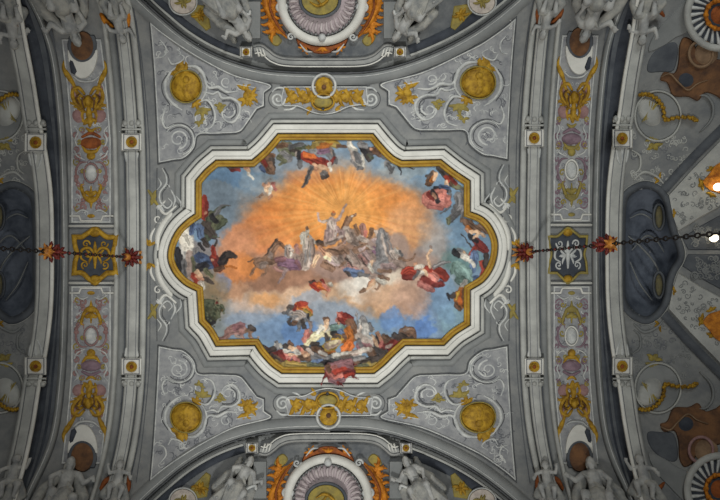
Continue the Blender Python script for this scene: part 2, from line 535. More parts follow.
# name | strokes: palette letter, widths, points
FIG = r'''
rock|w 12 16 14:186,232 187,246 189,262;W 14 12:184,236 188,246;s 10 12 12:190,256 191,268 192,280;G 6 6:196,250 197,276;K 6 9:178,250 180,268;g 5 6:184,262 185,282;e 4 4:193,258 195,276
dark_winged_figure|E 12 16 10:212,216 208,228 206,238;k 12 8:206,226 214,236;E 6 4 2:214,218 218,209 228,206;g 5 3 1:215,216 221,206 230,206;e 9 7:220,219 215,226;K 6 5:210,214 216,222;E 7 5:224,221 218,228;n 9 7:199,228 201,236;N 6 4:192,226 191,234;k 5 5:203,240 208,246;K 4 3:199,244 204,250;e 3 2:206,216 212,212;E 2.5 1:213,236 220,238
red_banner_figure|R 6 8 5:204,198 204,208 203,218;r 4 3:207,203 206,216;f 3:205,213
rider_with_hound|N 12 14 10:200,258 206,262 212,264;K 10 9:204,266 200,268;r 9 10:214,258 219,267;R 5 4:213,248 214,256;K 9 8 6:222,262 227,255 233,255;k 4 4:228,254 235,257;f 3:212,260;n 3 3:202,260 208,259;B 5 5:222,268 216,270;k 3 2:215,246 217,240;o 2 2:236,268 226,266
kneeling_red_figure|R 7 8:194,276 199,282;F 5 5:197,272 201,276;W 6 5:201,283 203,288;r 4 4:190,284 196,286;e 5 4:206,270 211,276;k 4 3:205,278 212,283;f 3 3:197,277 203,279
laurel_bush|E 17 13:209,311 211,318;E 8 6:204,303 212,302;e 7 5:216,308 218,316;E 5 4:221,306 223,310;K 6 7:207,316 212,322;r 2.4:217,303;o 2.2:222,310;e 4 3:203,322 207,326;E 3 2:199,310 201,318
crawling_figure|m 10 11 8:230,331 237,329 243,330;M 8 5:236,327 243,325;b 5 6:246,331 251,330;k 5 5:250,327 254,329;m 4 3:241,332 244,339;b 4 3 3:250,333 252,339 257,341;m 6 6 4:228,335 224,338 218,340;s 3 2:236,336 243,337;s 3:258,337
seated_white_figure|F 5 4:247,169 249,171;W 3 2:249,174 253,179;f 3 3:245,168 251,167;r 6 4:232,169 238,169;R 3 2:233,167 239,167;k 3 3:228,167 242,167
shadowed_brown_figure|B 10 13 9:264,158 268,165 271,171;k 6 5:272,157 273,168;r 4 4:262,160 266,166;b 4 3:270,163 273,170;N 4 3:261,168 264,171;B 5 4:266,154 274,156
flying_putto|F 6 6:267,188 270,192;f 4 3:264,185 269,184;W 4 4:272,187 270,193;p 4 3:273,184 276,190;b 3 2 1:262,195 259,197 256,198;f 3 2:271,196 269,199;G 3 2:266,183 270,180;F 3:269,186
grey_drapery_roundel|e 14 12:284,148 296,150;G 9 10:283,155 288,158;e 5 5:279,157 284,161;k 4 4 3:292,150 299,152 302,158;E 6 6:296,146 304,147;g 5 4:290,147 302,144;B 5 5:277,146 285,145;S 3 2:296,153 298,157;b 4:287,145;g 3 3:300,158 301,166;e 3 2:284,161 280,165
red_cloaked_flying_figure|G 8 8:312,150 322,152;g 8 9 6:323,149 330,153 334,161;V 7 6:320,151 328,150;R 9 10 8:305,156 314,160 325,165;O 6 5:306,155 314,157;F 3 4 4:314,164 320,167 326,168;r 4 4 3:324,160 330,164 334,158;K 4 3:299,153 299,160;g 4 3:299,162 300,167;W 4 3:330,164 331,170;f 3 3:315,167 317,170;g 8 7:324,174 325,176;k 4 4:322,178 328,176;g 5 4 4 3 2:312,168 309,174 307,180 305,184 302,187;s 3 2:330,147 332,154;g 3 3:336,160 336,163
golden_cloud_putti|y 6 8 6:314,144 325,143 338,145;o 5 5:322,145 330,143;Y 4 3:328,141 336,142;y 4 4:308,147 318,146;B 4 3:338,146 346,147;o 3 2:318,148 328,147
white_horse_rearing|W 5 7 5:349,142 351,148 356,150;w 8 11 8:354,154 357,160 360,166;g 7 6:355,154 359,161;W 3 3 2:362,152 363,160 363,168;S 3 3:351,151 354,160;G 3 3:352,160 357,168;g 4 3:358,168 362,169
shadowed_group|k 9 8:365,150 372,152;B 7 7:374,150 380,154;K 6 5:362,146 366,156;E 4 4:368,156 371,158;f 3:371,149;G 6 5:360,144 366,146;k 4 4:367,157 369,160;b 4 3:376,146 382,151
dark_birds|g 7 5:385,156 392,160;K 3 2 1:396,162 400,168 401,175;g 5 4:388,163 391,170;K 4 3:391,158 398,163;k 2 1.5 1:403,166 409,166 414,169;g 4 3:393,168 391,173;G 3 2:386,162 385,166
winged_brown_figures|B 7 6 5:433,174 430,178 428,183;o 5 5:434,177 431,181;F 4 4:436,174 434,179;k 6 7 5:439,168 445,174 452,184;B 6 6:452,180 457,187;R 4 4:446,176 448,181;F 4 4:446,182 448,186;K 5 5 4:436,188 443,189 450,191;N 5 4:441,186 449,188;e 5 4:455,186 462,189;G 8 10 9:458,196 460,202 458,208;B 4 3:427,184 431,184;g 4 4 3:450,192 449,200 447,206;k 3 2:426,176 432,173;r 4 3:450,176 456,184;g 4 3:462,190 463,200
pink_parasol_bearer|P 17 18 15:430,199 437,201 444,201;P 10 9:428,196 442,193;p 7 5:430,206 442,208;r 5 4:428,194 433,199;K 5 5 4:433,192 436,197 438,202;f 4 3:434,195 436,198;p 3 3:445,196 447,202
grey_cloaked_figure|G 8 7 5:461,208 456,213 450,218;g 6 5:458,213 450,221;g 4 3:455,206 452,213;e 5 4:449,219 449,223;g 2 1.5 1:450,207 445,211 441,214;G 5 4:463,212 463,218
huddled_edge_group|B 7 8 7:466,222 472,226 478,230;o 4 4:467,227 471,230;F 4 3 4:471,232 477,231 484,236;b 4 4:462,220 466,222;r 7 9 8:476,240 480,246 485,250;K 5 5:470,236 476,241;f 3 3:465,229 468,232;k 2 1.5 1:471,247 466,240 461,233;R 6 5:474,249 470,256;F 3 3:474,238 478,234;b 5 4:480,226 487,232
white_winged_group|w 9 8 6:462,254 466,257 472,262;K 6 5:454,252 459,256;W 6 5:464,256 470,259;g 3 2:458,250 464,251;n 8 9 6:474,254 474,262 473,270;W 4 4:470,260 474,266;T 14 15 12:457,268 464,274 468,282;t 10 9:460,280 470,286;R 5 6 5:482,262 484,270 482,276;N 6 5:476,278 474,283;k 6 6:486,256 486,266;t 5 4:454,264 452,272;w 5 4:466,282 461,288;r 4 3:486,270 484,276;F 3:464,252
golden_brown_figure|o 8 10 7:462,291 458,298 461,306;O 5 6:462,294 461,301;k 4 4:450,296 455,296;B 5 4:456,304 460,309;Y 3 2:459,292 456,299;K 3 2:448,294 449,299;B 4 3:464,290 464,306;k 3 2:454,293 452,298
radiant_central_figure|L 8 11 12 9:332,221 332,227 332,232 331,238;S 5 5:331,222 333,228;b 4.6:333,214;O 2.6:333,212;L 3.4 3 2.6 2:336,220 340,217 343,212 345,206;S 3 2.6 2.4:328,221 323,222 319,220;L 2.6 2:319,220 318,214;m 4 4 4 3:336,236 334,241 331,243 328,243;l 5 5:327,232 326,240;S 3 2:336,234 333,241;l 4 4 3:337,228 341,234 338,240;L 2:346,205
chariot_horse|b 5 6 7:350,219 347,223 345,229;b 3.4 3:350,217 355,215;B 2 2 2:347,217 345,222 342,228;S 8 9:346,230 350,238;s 7 8:352,232 356,240;l 6 5:342,232 344,242;S 2.6 2.2 2:342,236 337,239 333,243;b 2.4 2 2:345,238 341,243 338,245;W 2:352,216;b 4 5:355,226 358,234
white_robed_figure|W 4 4:307,230 307,234;b 3.6:307,228;W 7 6 6:304,235 305,242 306,250;S 8 10 10:309,241 308,254 305,266;w 3 3 2.4:310,236 314,241 320,246;s 4 5 5:312,240 313,250 312,262;W 3 2.6:302,236 301,244;s 6 6:303,256 300,266;G 1.6 1.6:306,250 305,262;G 1.4 1.4:310,246 310,260
brown_horse_head|b 5 5.5 7 8:280,244 276,246 272,251 269,258;B 4 3.4 2.6:277,242 281,243 284,247;k 2.4 2 2 1.6:277,240 273,244 269,250 266,256;b 9 8:266,260 260,262;s 4 4:271,254 268,262;k 1.4:281,243;s 6 5:268,264 262,267;b 1.6:278,239
grey_horse|s 5 6 7:289,247 288,251 290,257;S 4.4 3.4:289,246 293,251;W 3 3:291,254 293,259;s 8 8:295,257 299,266;G 2 2 2:286,245 285,250 286,256;m 4 4:296,246 298,252;s 5 5:286,259 282,263;k 1.2:290,248
purple_drapery|V 8 9 8:281,263 288,263 297,264;M 6 6:276,260 284,259;V 6 5:290,268 298,268;m 5 4:276,268 284,272;M 4 3:296,261 300,268;l 3 2:280,268 288,270
running_foal|b 6 8 7:272,262 264,261 257,263;s 4 5:266,263 260,266;b 2.2 1.8 1.6:258,260 253,259 249,262;b 3 2.4 1.8:258,265 254,270 250,275;l 4 3 2:286,270 283,276 279,281;l 3 2.4 2:284,274 281,279 278,283;b 3 2.2 1.8:268,266 266,272 262,276
reclining_charioteer|B 6 5:319,243 322,244;k 3 2:317,242 323,242;f 6 6 5:320,248 324,252 330,256;F 5 4 4:318,256 315,261 314,266;F 6 5:328,254 332,258;s 5 4 3:326,244 332,242 338,239;b 4 5 4:328,250 336,252 342,253;L 6 5:330,262 338,264;b 7 7:324,264 332,268;C 4 3:325,257 330,260;S 5 4:334,258 338,262
brown_chariot_team|s 10 13 12:350,254 354,260 358,266;l 8 9 8:362,252 367,258 372,264;b 6 5 4:347,252 343,248 340,250;s 6 5 4:360,250 357,245 353,244;b 5 4 3:368,248 364,243 360,243;m 8 8:346,266 356,271;s 6 5:340,258 345,264;b 7 6:356,250 366,247;V 5 5:374,249 377,256;m 5 5:360,256 366,262;L 3 2.4:360,250 365,247;b 5 5:370,267 377,271;S 3 3:348,256 352,262;k 1.6 1.6:346,258 352,266;k 1.4 1.4:361,258 366,266;S 3 2.4:368,246 374,249;b 2.4 2:345,262 339,267;s 6 6:372,256 378,263
pale_attendants|m 6 6:362,226 364,238;P 4 4:366,232 365,238;S 4 4:376,232 378,236;b 5 4:372,230 370,238;S 6 6:360,238 366,240;L 5 5:374,240 380,244;s 5 5:384,232 388,238
blue_cloth_figure|n 5 6 5:346,270 354,272 362,272;n 4 4:350,274 356,276;W 5 4:370,266 373,272;g 5 4:360,274 368,276;F 4 3:372,262 374,268;k 3 3:346,272 350,275
grey_veiled_figure|G 6 11 16 20:381,230 382,238 384,248 386,262;g 3 4 5:379,234 378,244 378,254;G 12 12:384,262 378,268;b 4 4:379,270 390,271;s 4 6:387,244 391,260;l 6 6:383,266 394,266;S 2 2.4 3:382,234 384,244 387,256;g 1.6 2 2:385,238 388,248 392,258
trumpet_bearers|w 5 5:396,250 399,253;g 3 3:400,251 402,255;s 6 6:394,256 402,262;b 3 2.4 2 1.4:400,258 407,260 412,259 415,255;F 3:397,248;S 5 5:392,252 396,258;s 6 6:396,262 404,266
red_winged_messenger|R 7 10 8:404,274 409,271 415,272;r 6 5:404,277 413,277;f 4 3:415,265 422,267;W 4 4 4:416,268 421,266 426,270;F 3 2.6 2.4:429,266 428,256 431,250;s 3:431,247;R 8 10 9:434,270 441,273 445,277;P 5 5:430,272 438,278;F 4 3.4 3:424,270 428,278 431,284;W 4 4:417,274 422,272;R 4 4:426,268 430,271;r 8 7 6:424,279 434,284 442,284;p 7 6:420,284 432,290;G 5 4 2:434,267 442,263 450,262;g 4 3:418,272 414,278;f 3:416,263;P 4 3:430,276 436,281
seated_cloud_figure|B 3 3:371,282 368,286;f 4 4:373,280 370,285;F 4 3 3:374,283 368,288 362,291;b 3 3 2:377,281 380,286 376,289;W 5 4:378,280 384,283;s 3 3:370,278 375,277;b 4 3:364,290 361,292;b 4 4:380,276 388,279
red_flyer|R 6 8 6:312,283 316,287 322,287;O 6 6:318,285 326,288;R 5 4:311,284 318,290;F 5 4:328,285 331,287;f 4 3 2:330,288 328,292 326,296;W 3 3:330,283 332,286;P 4 3:323,284 328,290;k 3 2:310,282 314,281;r 3 2:321,280 324,283
grey_bier_bearers|O 8 10 8:299,306 304,309 309,312;R 6 5:300,304 306,304;y 6 5:305,311 310,314;g 8 10 9:290,312 298,315 306,318;S 5 6 4:292,313 298,313 304,316;g 3 3 2:283,312 288,313 292,313;k 4 4:289,307 293,308;G 6 6:294,318 300,322;k 3 3 3:290,318 289,322 291,324;k 4 4:302,321 304,327;B 5 4:294,323 298,324;g 4 3 2:299,324 299,329 297,331;r 3 3:296,306 294,310;K 3 2:308,318 309,314;S 3 3:296,319 300,318
pale_reclining_figure|C 8 9 8:308,342 314,337 322,333;C 7 7:322,332 330,335;C 7 6 4:312,340 307,344 304,348;F 6 5:325,327 327,330;B 5 4:325,319 328,320;F 5 5:326,322 327,324;W 6 5:331,328 328,332;k 6 4:327,336 328,342;C 6 5 4:330,333 336,336 341,337;P 6 6 5:308,331 306,336 304,340;p 4 3:311,332 308,337;s 4 3 2:310,322 311,328 310,333;W 6 5:322,328 318,332
armoured_warrior|t 9 9 8:334,328 340,330 345,330;K 5 5:333,333 342,334;T 5 5:336,326 342,327;o 7 7:336,337 342,340;Y 6 7:334,340 340,338;n 5 4:340,331 345,334;B 6 5:345,336 349,340;k 4 3:334,336 340,337;f 3:338,323
red_plumed_figure|R 8 9 7:341,316 346,318 350,322;r 6 5:345,315 351,317;P 4 3 2:337,320 340,316 338,313;B 9 10 9:350,322 352,328 353,334;o 8 9 8:349,332 351,338 348,344;O 7 7 6:350,342 347,346 343,350;B 6 5:355,330 356,338;r 5 4:340,320 344,323;O 6 5:352,346 350,350;o 4 3:346,330 349,327
gold_shield|Y 9 11 8:324,350 331,346 338,342;s 7 8 6:328,346 333,344 339,342;y 5 5:322,352 330,352;C 3 3:330,344 337,341;o 3 3:322,354 334,352
lavender_statue_figure|w 9 12 11:363,322 364,330 363,338;G 6 6:363,318 365,321;w 7 6:367,326 372,330;S 5 4:360,328 358,336;G 3 2 2:357,314 357,320 358,328;w 8 8:366,338 371,340;S 8 8 7:358,336 366,342 372,344;g 4 4:370,324 372,330;M 8 8:360,346 368,347;g 4 4:358,340 362,346
dark_red_crowd|r 9 9:378,342 384,346;B 8 8:384,338 392,343;k 8 9:376,350 384,354;r 9 8 7:390,347 396,342 402,338;K 5 5:378,336 376,344;S 4 3:387,347 391,345;f 5 4:378,334 381,340;B 8 7:370,350 374,358;r 6 5:398,345 390,352;k 6 5:394,336 400,338;F 3 3:373,336 377,346;p 3 3:382,342 380,346
brown_boulder|B 11 12 10:404,333 409,332 412,335;k 7 6:401,336 407,339;b 6 5:407,329 412,331;k 5 4:411,338 404,341;s 3 2:404,330 408,328
white_column_fragment|W 6 7 7:334,356 346,355 358,353;S 5 5 5:352,353 362,351 370,349;G 4 4:336,360 350,359;s 3 3:342,357 356,355;W 3 3:360,350 369,348;g 4 4:332,360 338,362
tangled_dark_bodies|k 9 9 8:303,349 310,352 318,353;B 8 8:300,356 308,358;g 7 7 6:314,357 324,360 334,362;S 4 3:308,350 312,354;f 4 4:302,351 306,354;K 6 5:316,347 322,350;G 5 5:324,358 330,357;B 6 6:324,354 314,348;K 5 5:318,361 330,364;F 3 3:304,356 309,355;w 4 3:320,352 326,355;k 5 4:312,344 318,344;n 4 3:314,361 322,360
rose_and_white_women|F 5 5:292,349 297,350;W 6 6:284,352 288,350;P 6 6:284,356 289,357;r 6 6:280,352 283,358;F 4 4:290,355 296,356;B 5 4:289,343 292,345;p 5 4:294,358 299,361;w 5 4:296,352 300,353;W 5 4:276,345 281,346;k 5 5:285,346 288,347;F 4:290,347;P 4 3:298,347 302,350;r 4 3:288,361 294,362
shadowed_left_group|r 7 8:268,350 274,353;k 7 7 5:262,349 268,351 275,348;B 6 6:276,357 280,361;y 8 9 7:286,364 296,366 308,366;e 7 7:310,365 322,367;G 4 3:276,342 279,348;k 5 4:272,356 278,360;y 6 5:280,365 276,362
umber_right_group|y 7 7:366,364 374,363;k 6 6 5:372,360 380,358 386,354;B 6 6:352,362 362,360;k 5 5:362,361 370,359;r 5 5:344,364 356,366;e 6 5:366,366 356,367;y 5 4:384,360 378,364;G 5 5 4:348,360 356,358 364,357
'''
SPILL = 'M 9 11 8:328,368 338,366 350,362;r 8 9 8:330,376 342,373 352,372;p 7 7:334,368 340,374;R 6 5:336,372 345,369;r 4 3 2:326,374 323,380 321,385;M 7 7 5:332,380 338,382 343,380;p 5 4:328,371 333,377;R 5 4:346,376 352,374;r 3 2 1.6:352,376 356,378 359,379;r 3 2 1.4:338,382 342,385 343,387;B 6 5:328,367 330,371;M 5 5:344,364 352,367;P 3 3:335,378 342,376'


def read_strokes(txt):
    out = []
    for s in txt.split(';'):
        head, body = s.split(':')
        h = head.split()
        out.append((PAL[h[0]], [float(v) for v in h[1:]], [tuple(float(c) for c in t.split(',')) for t in body.split()]))
    return out


FIGS = []
for ln in FIG.strip().splitlines():
    nm, txt = ln.split('|')
    FIGS.append((nm, read_strokes(txt)))
FIGS.append(('tumbling_red_figure', read_strokes(SPILL)))
MASKS = []
for nm, st in FIGS:
    tot = np.zeros((CH, CW))
    for col, w, pts in st:
        m = brush(pts, w)
        c = np.array(col) * (1 + RNG.uniform(-.08, .08))
        put(m, c, .9, .45)
        # a few loose touches of lighter and darker pigment inside every stroke
        put(m * np.clip((BR3 - .55) * 9, 0, 1), np.clip(np.array(col) * 1.25 + 6, 0, 245), .34, .2)
        put(m * np.clip((.43 - BR3) * 9, 0, 1), np.array(col) * .68, .4, .2)
        tot = np.maximum(tot, m)
        if max(w) > 4.5 and len(pts) > 1:
            p_ = np.array(pts); n_ = normals2(p_, False); wm = np.interp(np.linspace(0, 1, len(pts)), np.linspace(0, 1, len(w)), w)[:, None]
            for _ in range(2 + int(max(w) > 8) * 2):
                o_ = RNG.uniform(-.42, .42); d_ = RNG.random() < .55
                q_ = p_ + n_ * wm * (o_ + RNG.uniform(-.1, .1, (len(pts), 1)))
                put(brush(q_, [RNG.uniform(.5, 1.1), RNG.uniform(1, 1.9), .5], .8, .8) * m, np.array(col) * (.55 if d_ else 1.2) + (0 if d_ else 10), .6, .2)
    MASKS.append(tot)
# laurel: dark foliage dots
for _ in range(70):
    a = RNG.normal(0, 1, 2)
    put(brush([(211 + a[0] * 6, 313 + a[1] * 7)], [RNG.uniform(1.2, 2.6)], .5), [(50, 56, 44), (96, 100, 80), (64, 62, 48)][int(RNG.integers(3))], .9)
ART *= (1 + .12 * (fbm(10, 5) - .5) + .1 * (fbm(60, 3) - .5))[..., None]
grey = ART.mean(-1, keepdims=True)
ART = (grey + (ART - grey) * 1.0) * .93
ARTLIN = pig(np.clip(ART, 0, 1))


def boxblur(a, r):
    for ax in (0, 1):
        p = np.pad(a, [(r + 1, r) if i == ax else (0, 0) for i in (0, 1)], mode='edge')
        c = np.cumsum(p, ax)
        n = a.shape[ax]
        hi = np.take(c, range(2 * r + 1, 2 * r + 1 + n), ax); lo = np.take(c, range(0, n), ax)
        a = (hi - lo) / (2 * r + 1)
    return a


ARTMAT = pigment_material('fresco_pigment')
# gilt edge of the panel, traced once round; each run ends in a sharp corner
EDGE = corners([
    [(278, 134)], [(373, 134), (383, 146), (393, 156)], [(402, 161)], [(441, 160), (455, 171)], [(470, 181)],
    [(470, 212), (482, 217), (491, 226), (497, 240), (497, 254), (493, 268), (484, 281)], [(470, 290)], [(470, 325), (457, 333), (450, 339)],
    [(444, 345)], [(405, 345), (393, 356), (384, 365)], [(374, 373)], [(282, 373), (271, 365), (261, 354)], [(255, 345)], [(216, 346), (208, 332)],
    [(199, 322)], [(197, 291), (184, 284), (173, 272), (168, 258), (170, 244), (177, 230), (187, 220)], [(195.5, 214)], [(195.5, 181), (205, 170)],
    [(216, 160.5)], [(252, 160.5), (265, 149)]])


def art_mesh(keep, h):
    """mesh of the painted ground wherever `keep` holds, at height h over the vault"""
    idx = -np.ones((CH, CW), int)
    cell = keep[:-1, :-1] & keep[1:, :-1] & keep[:-1, 1:] & keep[1:, 1:]
    use = np.zeros((CH, CW), bool)
    for a in (slice(0, -1), slice(1, None)):
        for b in (slice(0, -1), slice(1, None)):
            use[a, b] |= cell
    ii, jj = np.nonzero(use)
    idx[ii, jj] = np.arange(len(ii))
    ci, cj = np.nonzero(cell)
    fc = np.stack([idx[ci, cj], idx[ci, cj + 1], idx[ci + 1, cj + 1], idx[ci + 1, cj]], -1)
    hh = h[ii, jj] if isinstance(h, np.ndarray) else h
    mb = MB()
    mb.v = [proj(GX[ii, jj], GY[ii, jj], hh)]
    mb.f = fc.tolist(); mb.n = len(ii)
    return mb, ARTLIN[ii, jj]


inn = inside(EDGE, GX, GY)
mb, cc = art_mesh(inn, .02)
FRESCO = mb.build('ceiling_fresco', ARTMAT, None, True, cc)
tag(FRESCO, 'large painted ceiling panel of an orange sunburst, clouds and figures in blue sky', 'fresco')
for i, ((nm, st), m) in enumerate(zip(FIGS, MASKS)):
    spill = nm == 'tumbling_red_figure'
    keep = (m > .5) & (inn | spill)
    soft = boxblur((m > .5).astype(float), 3)
    hh = .021 + .0003 * i + np.clip((soft - .45) / .55, 0, 1) * .018 + (.13 if spill else 0)
    mb, cc = art_mesh(keep, hh)
    if mb.n:
        mb.build(nm, ARTMAT, FRESCO, True, cc)
# ------------------------------------------------------------------ vault shell, lunettes, ribs, mouldings
UNSPLIT = {'filigree', 'dark_filigree', 'pale_scroll', 'beading', 'fluting', 'folds', 'gold_garland', 'incised_outline', 'relief_head', 'chain', 'shell_rib', 
           'ceiling_rosette', 'gilt_petal', 'gilt_ball', 'rosette', 'web_scroll', 'gold_wreath', 'fluted_end', 'scroll_relief', 'leaves', 'gilt_relief', 'leaf_drop', 'gold_figure', 'vault_rib'}


def build(fn, name, mat, parent=None, smooth=True):
    """one part; pieces that stand clear of one another become parts of their own"""
    b = MB(); fn(b)
    if parent is None or name in UNSPLIT or len(b.f) < 2:
        o = b.build(name, mat, parent, smooth)
        if name in ('filigree', 'dark_filigree', 'pale_scroll'): o['kind'] = 'stuff'
        return o
    v = np.concatenate(b.v)
    root = list(range(len(v)))
    def find(i):
        while root[i] != i:
            root[i] = root[root[i]]; i = root[i]
        return i
    for f in b.f:
        r0 = find(f[0])
        for i in f[1:]:
            r = find(i)
            if r != r0: root[r] = r0
    grp = {}
    for k, f in enumerate(b.f): grp.setdefault(find(f[0]), []).append(k)
    if len(grp) == 1: return b.build(name, mat, parent, smooth)
    isl = []
    for fs in grp.values():
        vi = sorted({i for k in fs for i in b.f[k]})
        isl.append([fs, v[vi].min(0) - .012, v[vi].max(0) + .012])
    merged = True
    while merged:
        merged = False
        for i in range(len(isl)):
            for j in range(len(isl) - 1, i, -1):
                if (isl[i][1] < isl[j][2]).all() and (isl[j][1] < isl[i][2]).all():
                    isl[i] = [isl[i][0] + isl[j][0], np.minimum(isl[i][1], isl[j][1]), np.maximum(isl[i][2], isl[j][2])]
                    del isl[j]; merged = True
    first = None
    for fs, _, _ in isl:
        vi = sorted({i for k in fs for i in b.f[k]}); mp = {a: n for n, a in enumerate(vi)}
        c = MB(); c.add(v[vi], [tuple(mp[i] for i in b.f[k]) for k in fs])
        o = c.build(name, mat, parent, smooth)
        first = first or o
    return first


ARC = catmull([(92, -50), (118, -22), (143, 2), (160, 17.5), (185, 38), (212, 54), (241, 65), (275, 72), (330, 74), (370, 72.5),
               (408, 63.5), (448, 47), (481, 28), (514, 2), (540, -24), (562, -50)], 8)
NICHE = catmull([(623, 252), (623, 226), (624, 206), (629, 194), (644, 186.5), (658, 191), (666, 203), (669, 218), (672, 232), (678, 246),
                 (679, 258), (672, 270), (668, 282), (666, 296), (660, 309), (648, 318.5), (636, 315), (627, 306), (623, 294), (623, 272)], 5, True)


def mirror_end(q):
    XF[0] = None if q == 0 else (lambda x, y: ((658 - np.asarray(x, float)) if q & 1 else x, (504 - np.asarray(y, float)) if q & 2 else y))


def mirror_lun(q):
    XF[0] = None if q == 0 else (lambda x, y: (np.asarray(x, float) + 6, 500 - np.asarray(y, float)))


def arc_y(px):
    return np.interp(px, ARC[:, 0], ARC[:, 1], left=-99, right=-99)


st = 2.5
gx, gy = np.meshgrid(np.arange(-70, 790 + st, st), np.arange(-48, 552 + st, st))
keep = (gy >= arc_y(gx) - 2) & (504 - gy >= arc_y(gx) - 2)
sc_ = lambda p, k: (p - p.mean(0)) * k + p.mean(0)
keep &= ~inside(sc_(NICHE, .96), gx, gy) & ~inside(sc_(NICHE, .96), 658 - gx, gy)
cell = keep[:-1, :-1] & keep[1:, :-1] & keep[:-1, 1:] & keep[1:, 1:]
idx = np.arange(gx.size).reshape(gx.shape)
ci, cj = np.nonzero(cell)
mb = MB(); mb.add(proj(gx.ravel(), gy.ravel()), np.stack([idx[ci, cj], idx[ci, cj + 1], idx[ci + 1, cj + 1], idx[ci + 1, cj]], -1).tolist())
tag(mb.build('ceiling', FIELD), kind='structure')

for q, nm in ((0, 'wall_north'), (2, 'wall_south')):
    mirror(q)
    b = MB()
    xs = np.linspace(92, 562, 120); ts = np.linspace(0, 1, 16)
    pp = np.array([(x, arc_y(x) + .5 - t * (arc_y(x) + 52)) for t in ts for x in xs])
    p = P2(pp)
    n = len(xs)
    b.add(proj(p[:, 0], p[:, 1], 0, lunette), [(j * n + i, j * n + i + 1, (j + 1) * n + i + 1, (j + 1) * n + i) for j in range(len(ts) - 1) for i in range(n - 1)])
    W = tag(b.build(nm, LUNGREY), kind='structure')
    b = MB(); a = P2(ARC)      # the step between vault and lunette
    b.add(np.concatenate([proj(a[:, 0], a[:, 1], .03), proj(a[:, 0], a[:, 1], -.02, lunette)]), [(i, i + 1, len(a) + i + 1, len(a) + i) for i in range(len(a) - 1)])
    b.build('reveal', STONE, W)
    T = empty_at('trim_%d' % (1 + q // 2), 330, 74, kind='structure')
    build(lambda b: band(b, ARC, [(-1.6, 0), (-1.6, .05), (-.2, .05), (.3, 0)]), 'arch_edge_line', LINE, T)
    build(lambda b: band(b, ARC, [(.3, 0), (.3, .03), (11, .03), (11.2, 0)]), 'arch_band', STONE, T)
    build(lambda b: line(b, ARC + normals2(ARC, False) * 3.0, .7, .036), 'fillet', PALE, T)
    build(lambda b: band(b, ARC, [(-1.8, 0), (-1.8, .03), (-3.5, .06), (-6.5, .03), (-8, .0)], False, lunette), 'soffit_moulding', STONE, T)
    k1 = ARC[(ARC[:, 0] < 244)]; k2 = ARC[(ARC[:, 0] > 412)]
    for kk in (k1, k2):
        build(lambda b: band(b, kk, [(-8, 0), (-8, .015), (-15 if kk is k1 else -17, .015), (-15 if kk is k1 else -17, 0)], False, lunette), 'soffit_shadow', DARK, T)  # soffit shadow put in as a flat dark-coloured band
        build(lambda b: band(b, kk, [(-5.6, .02), (-6, .06), (-8, .05), (-8.4, 0)], False, lunette), 'fillet', LIGHT, T)
mirror(0)

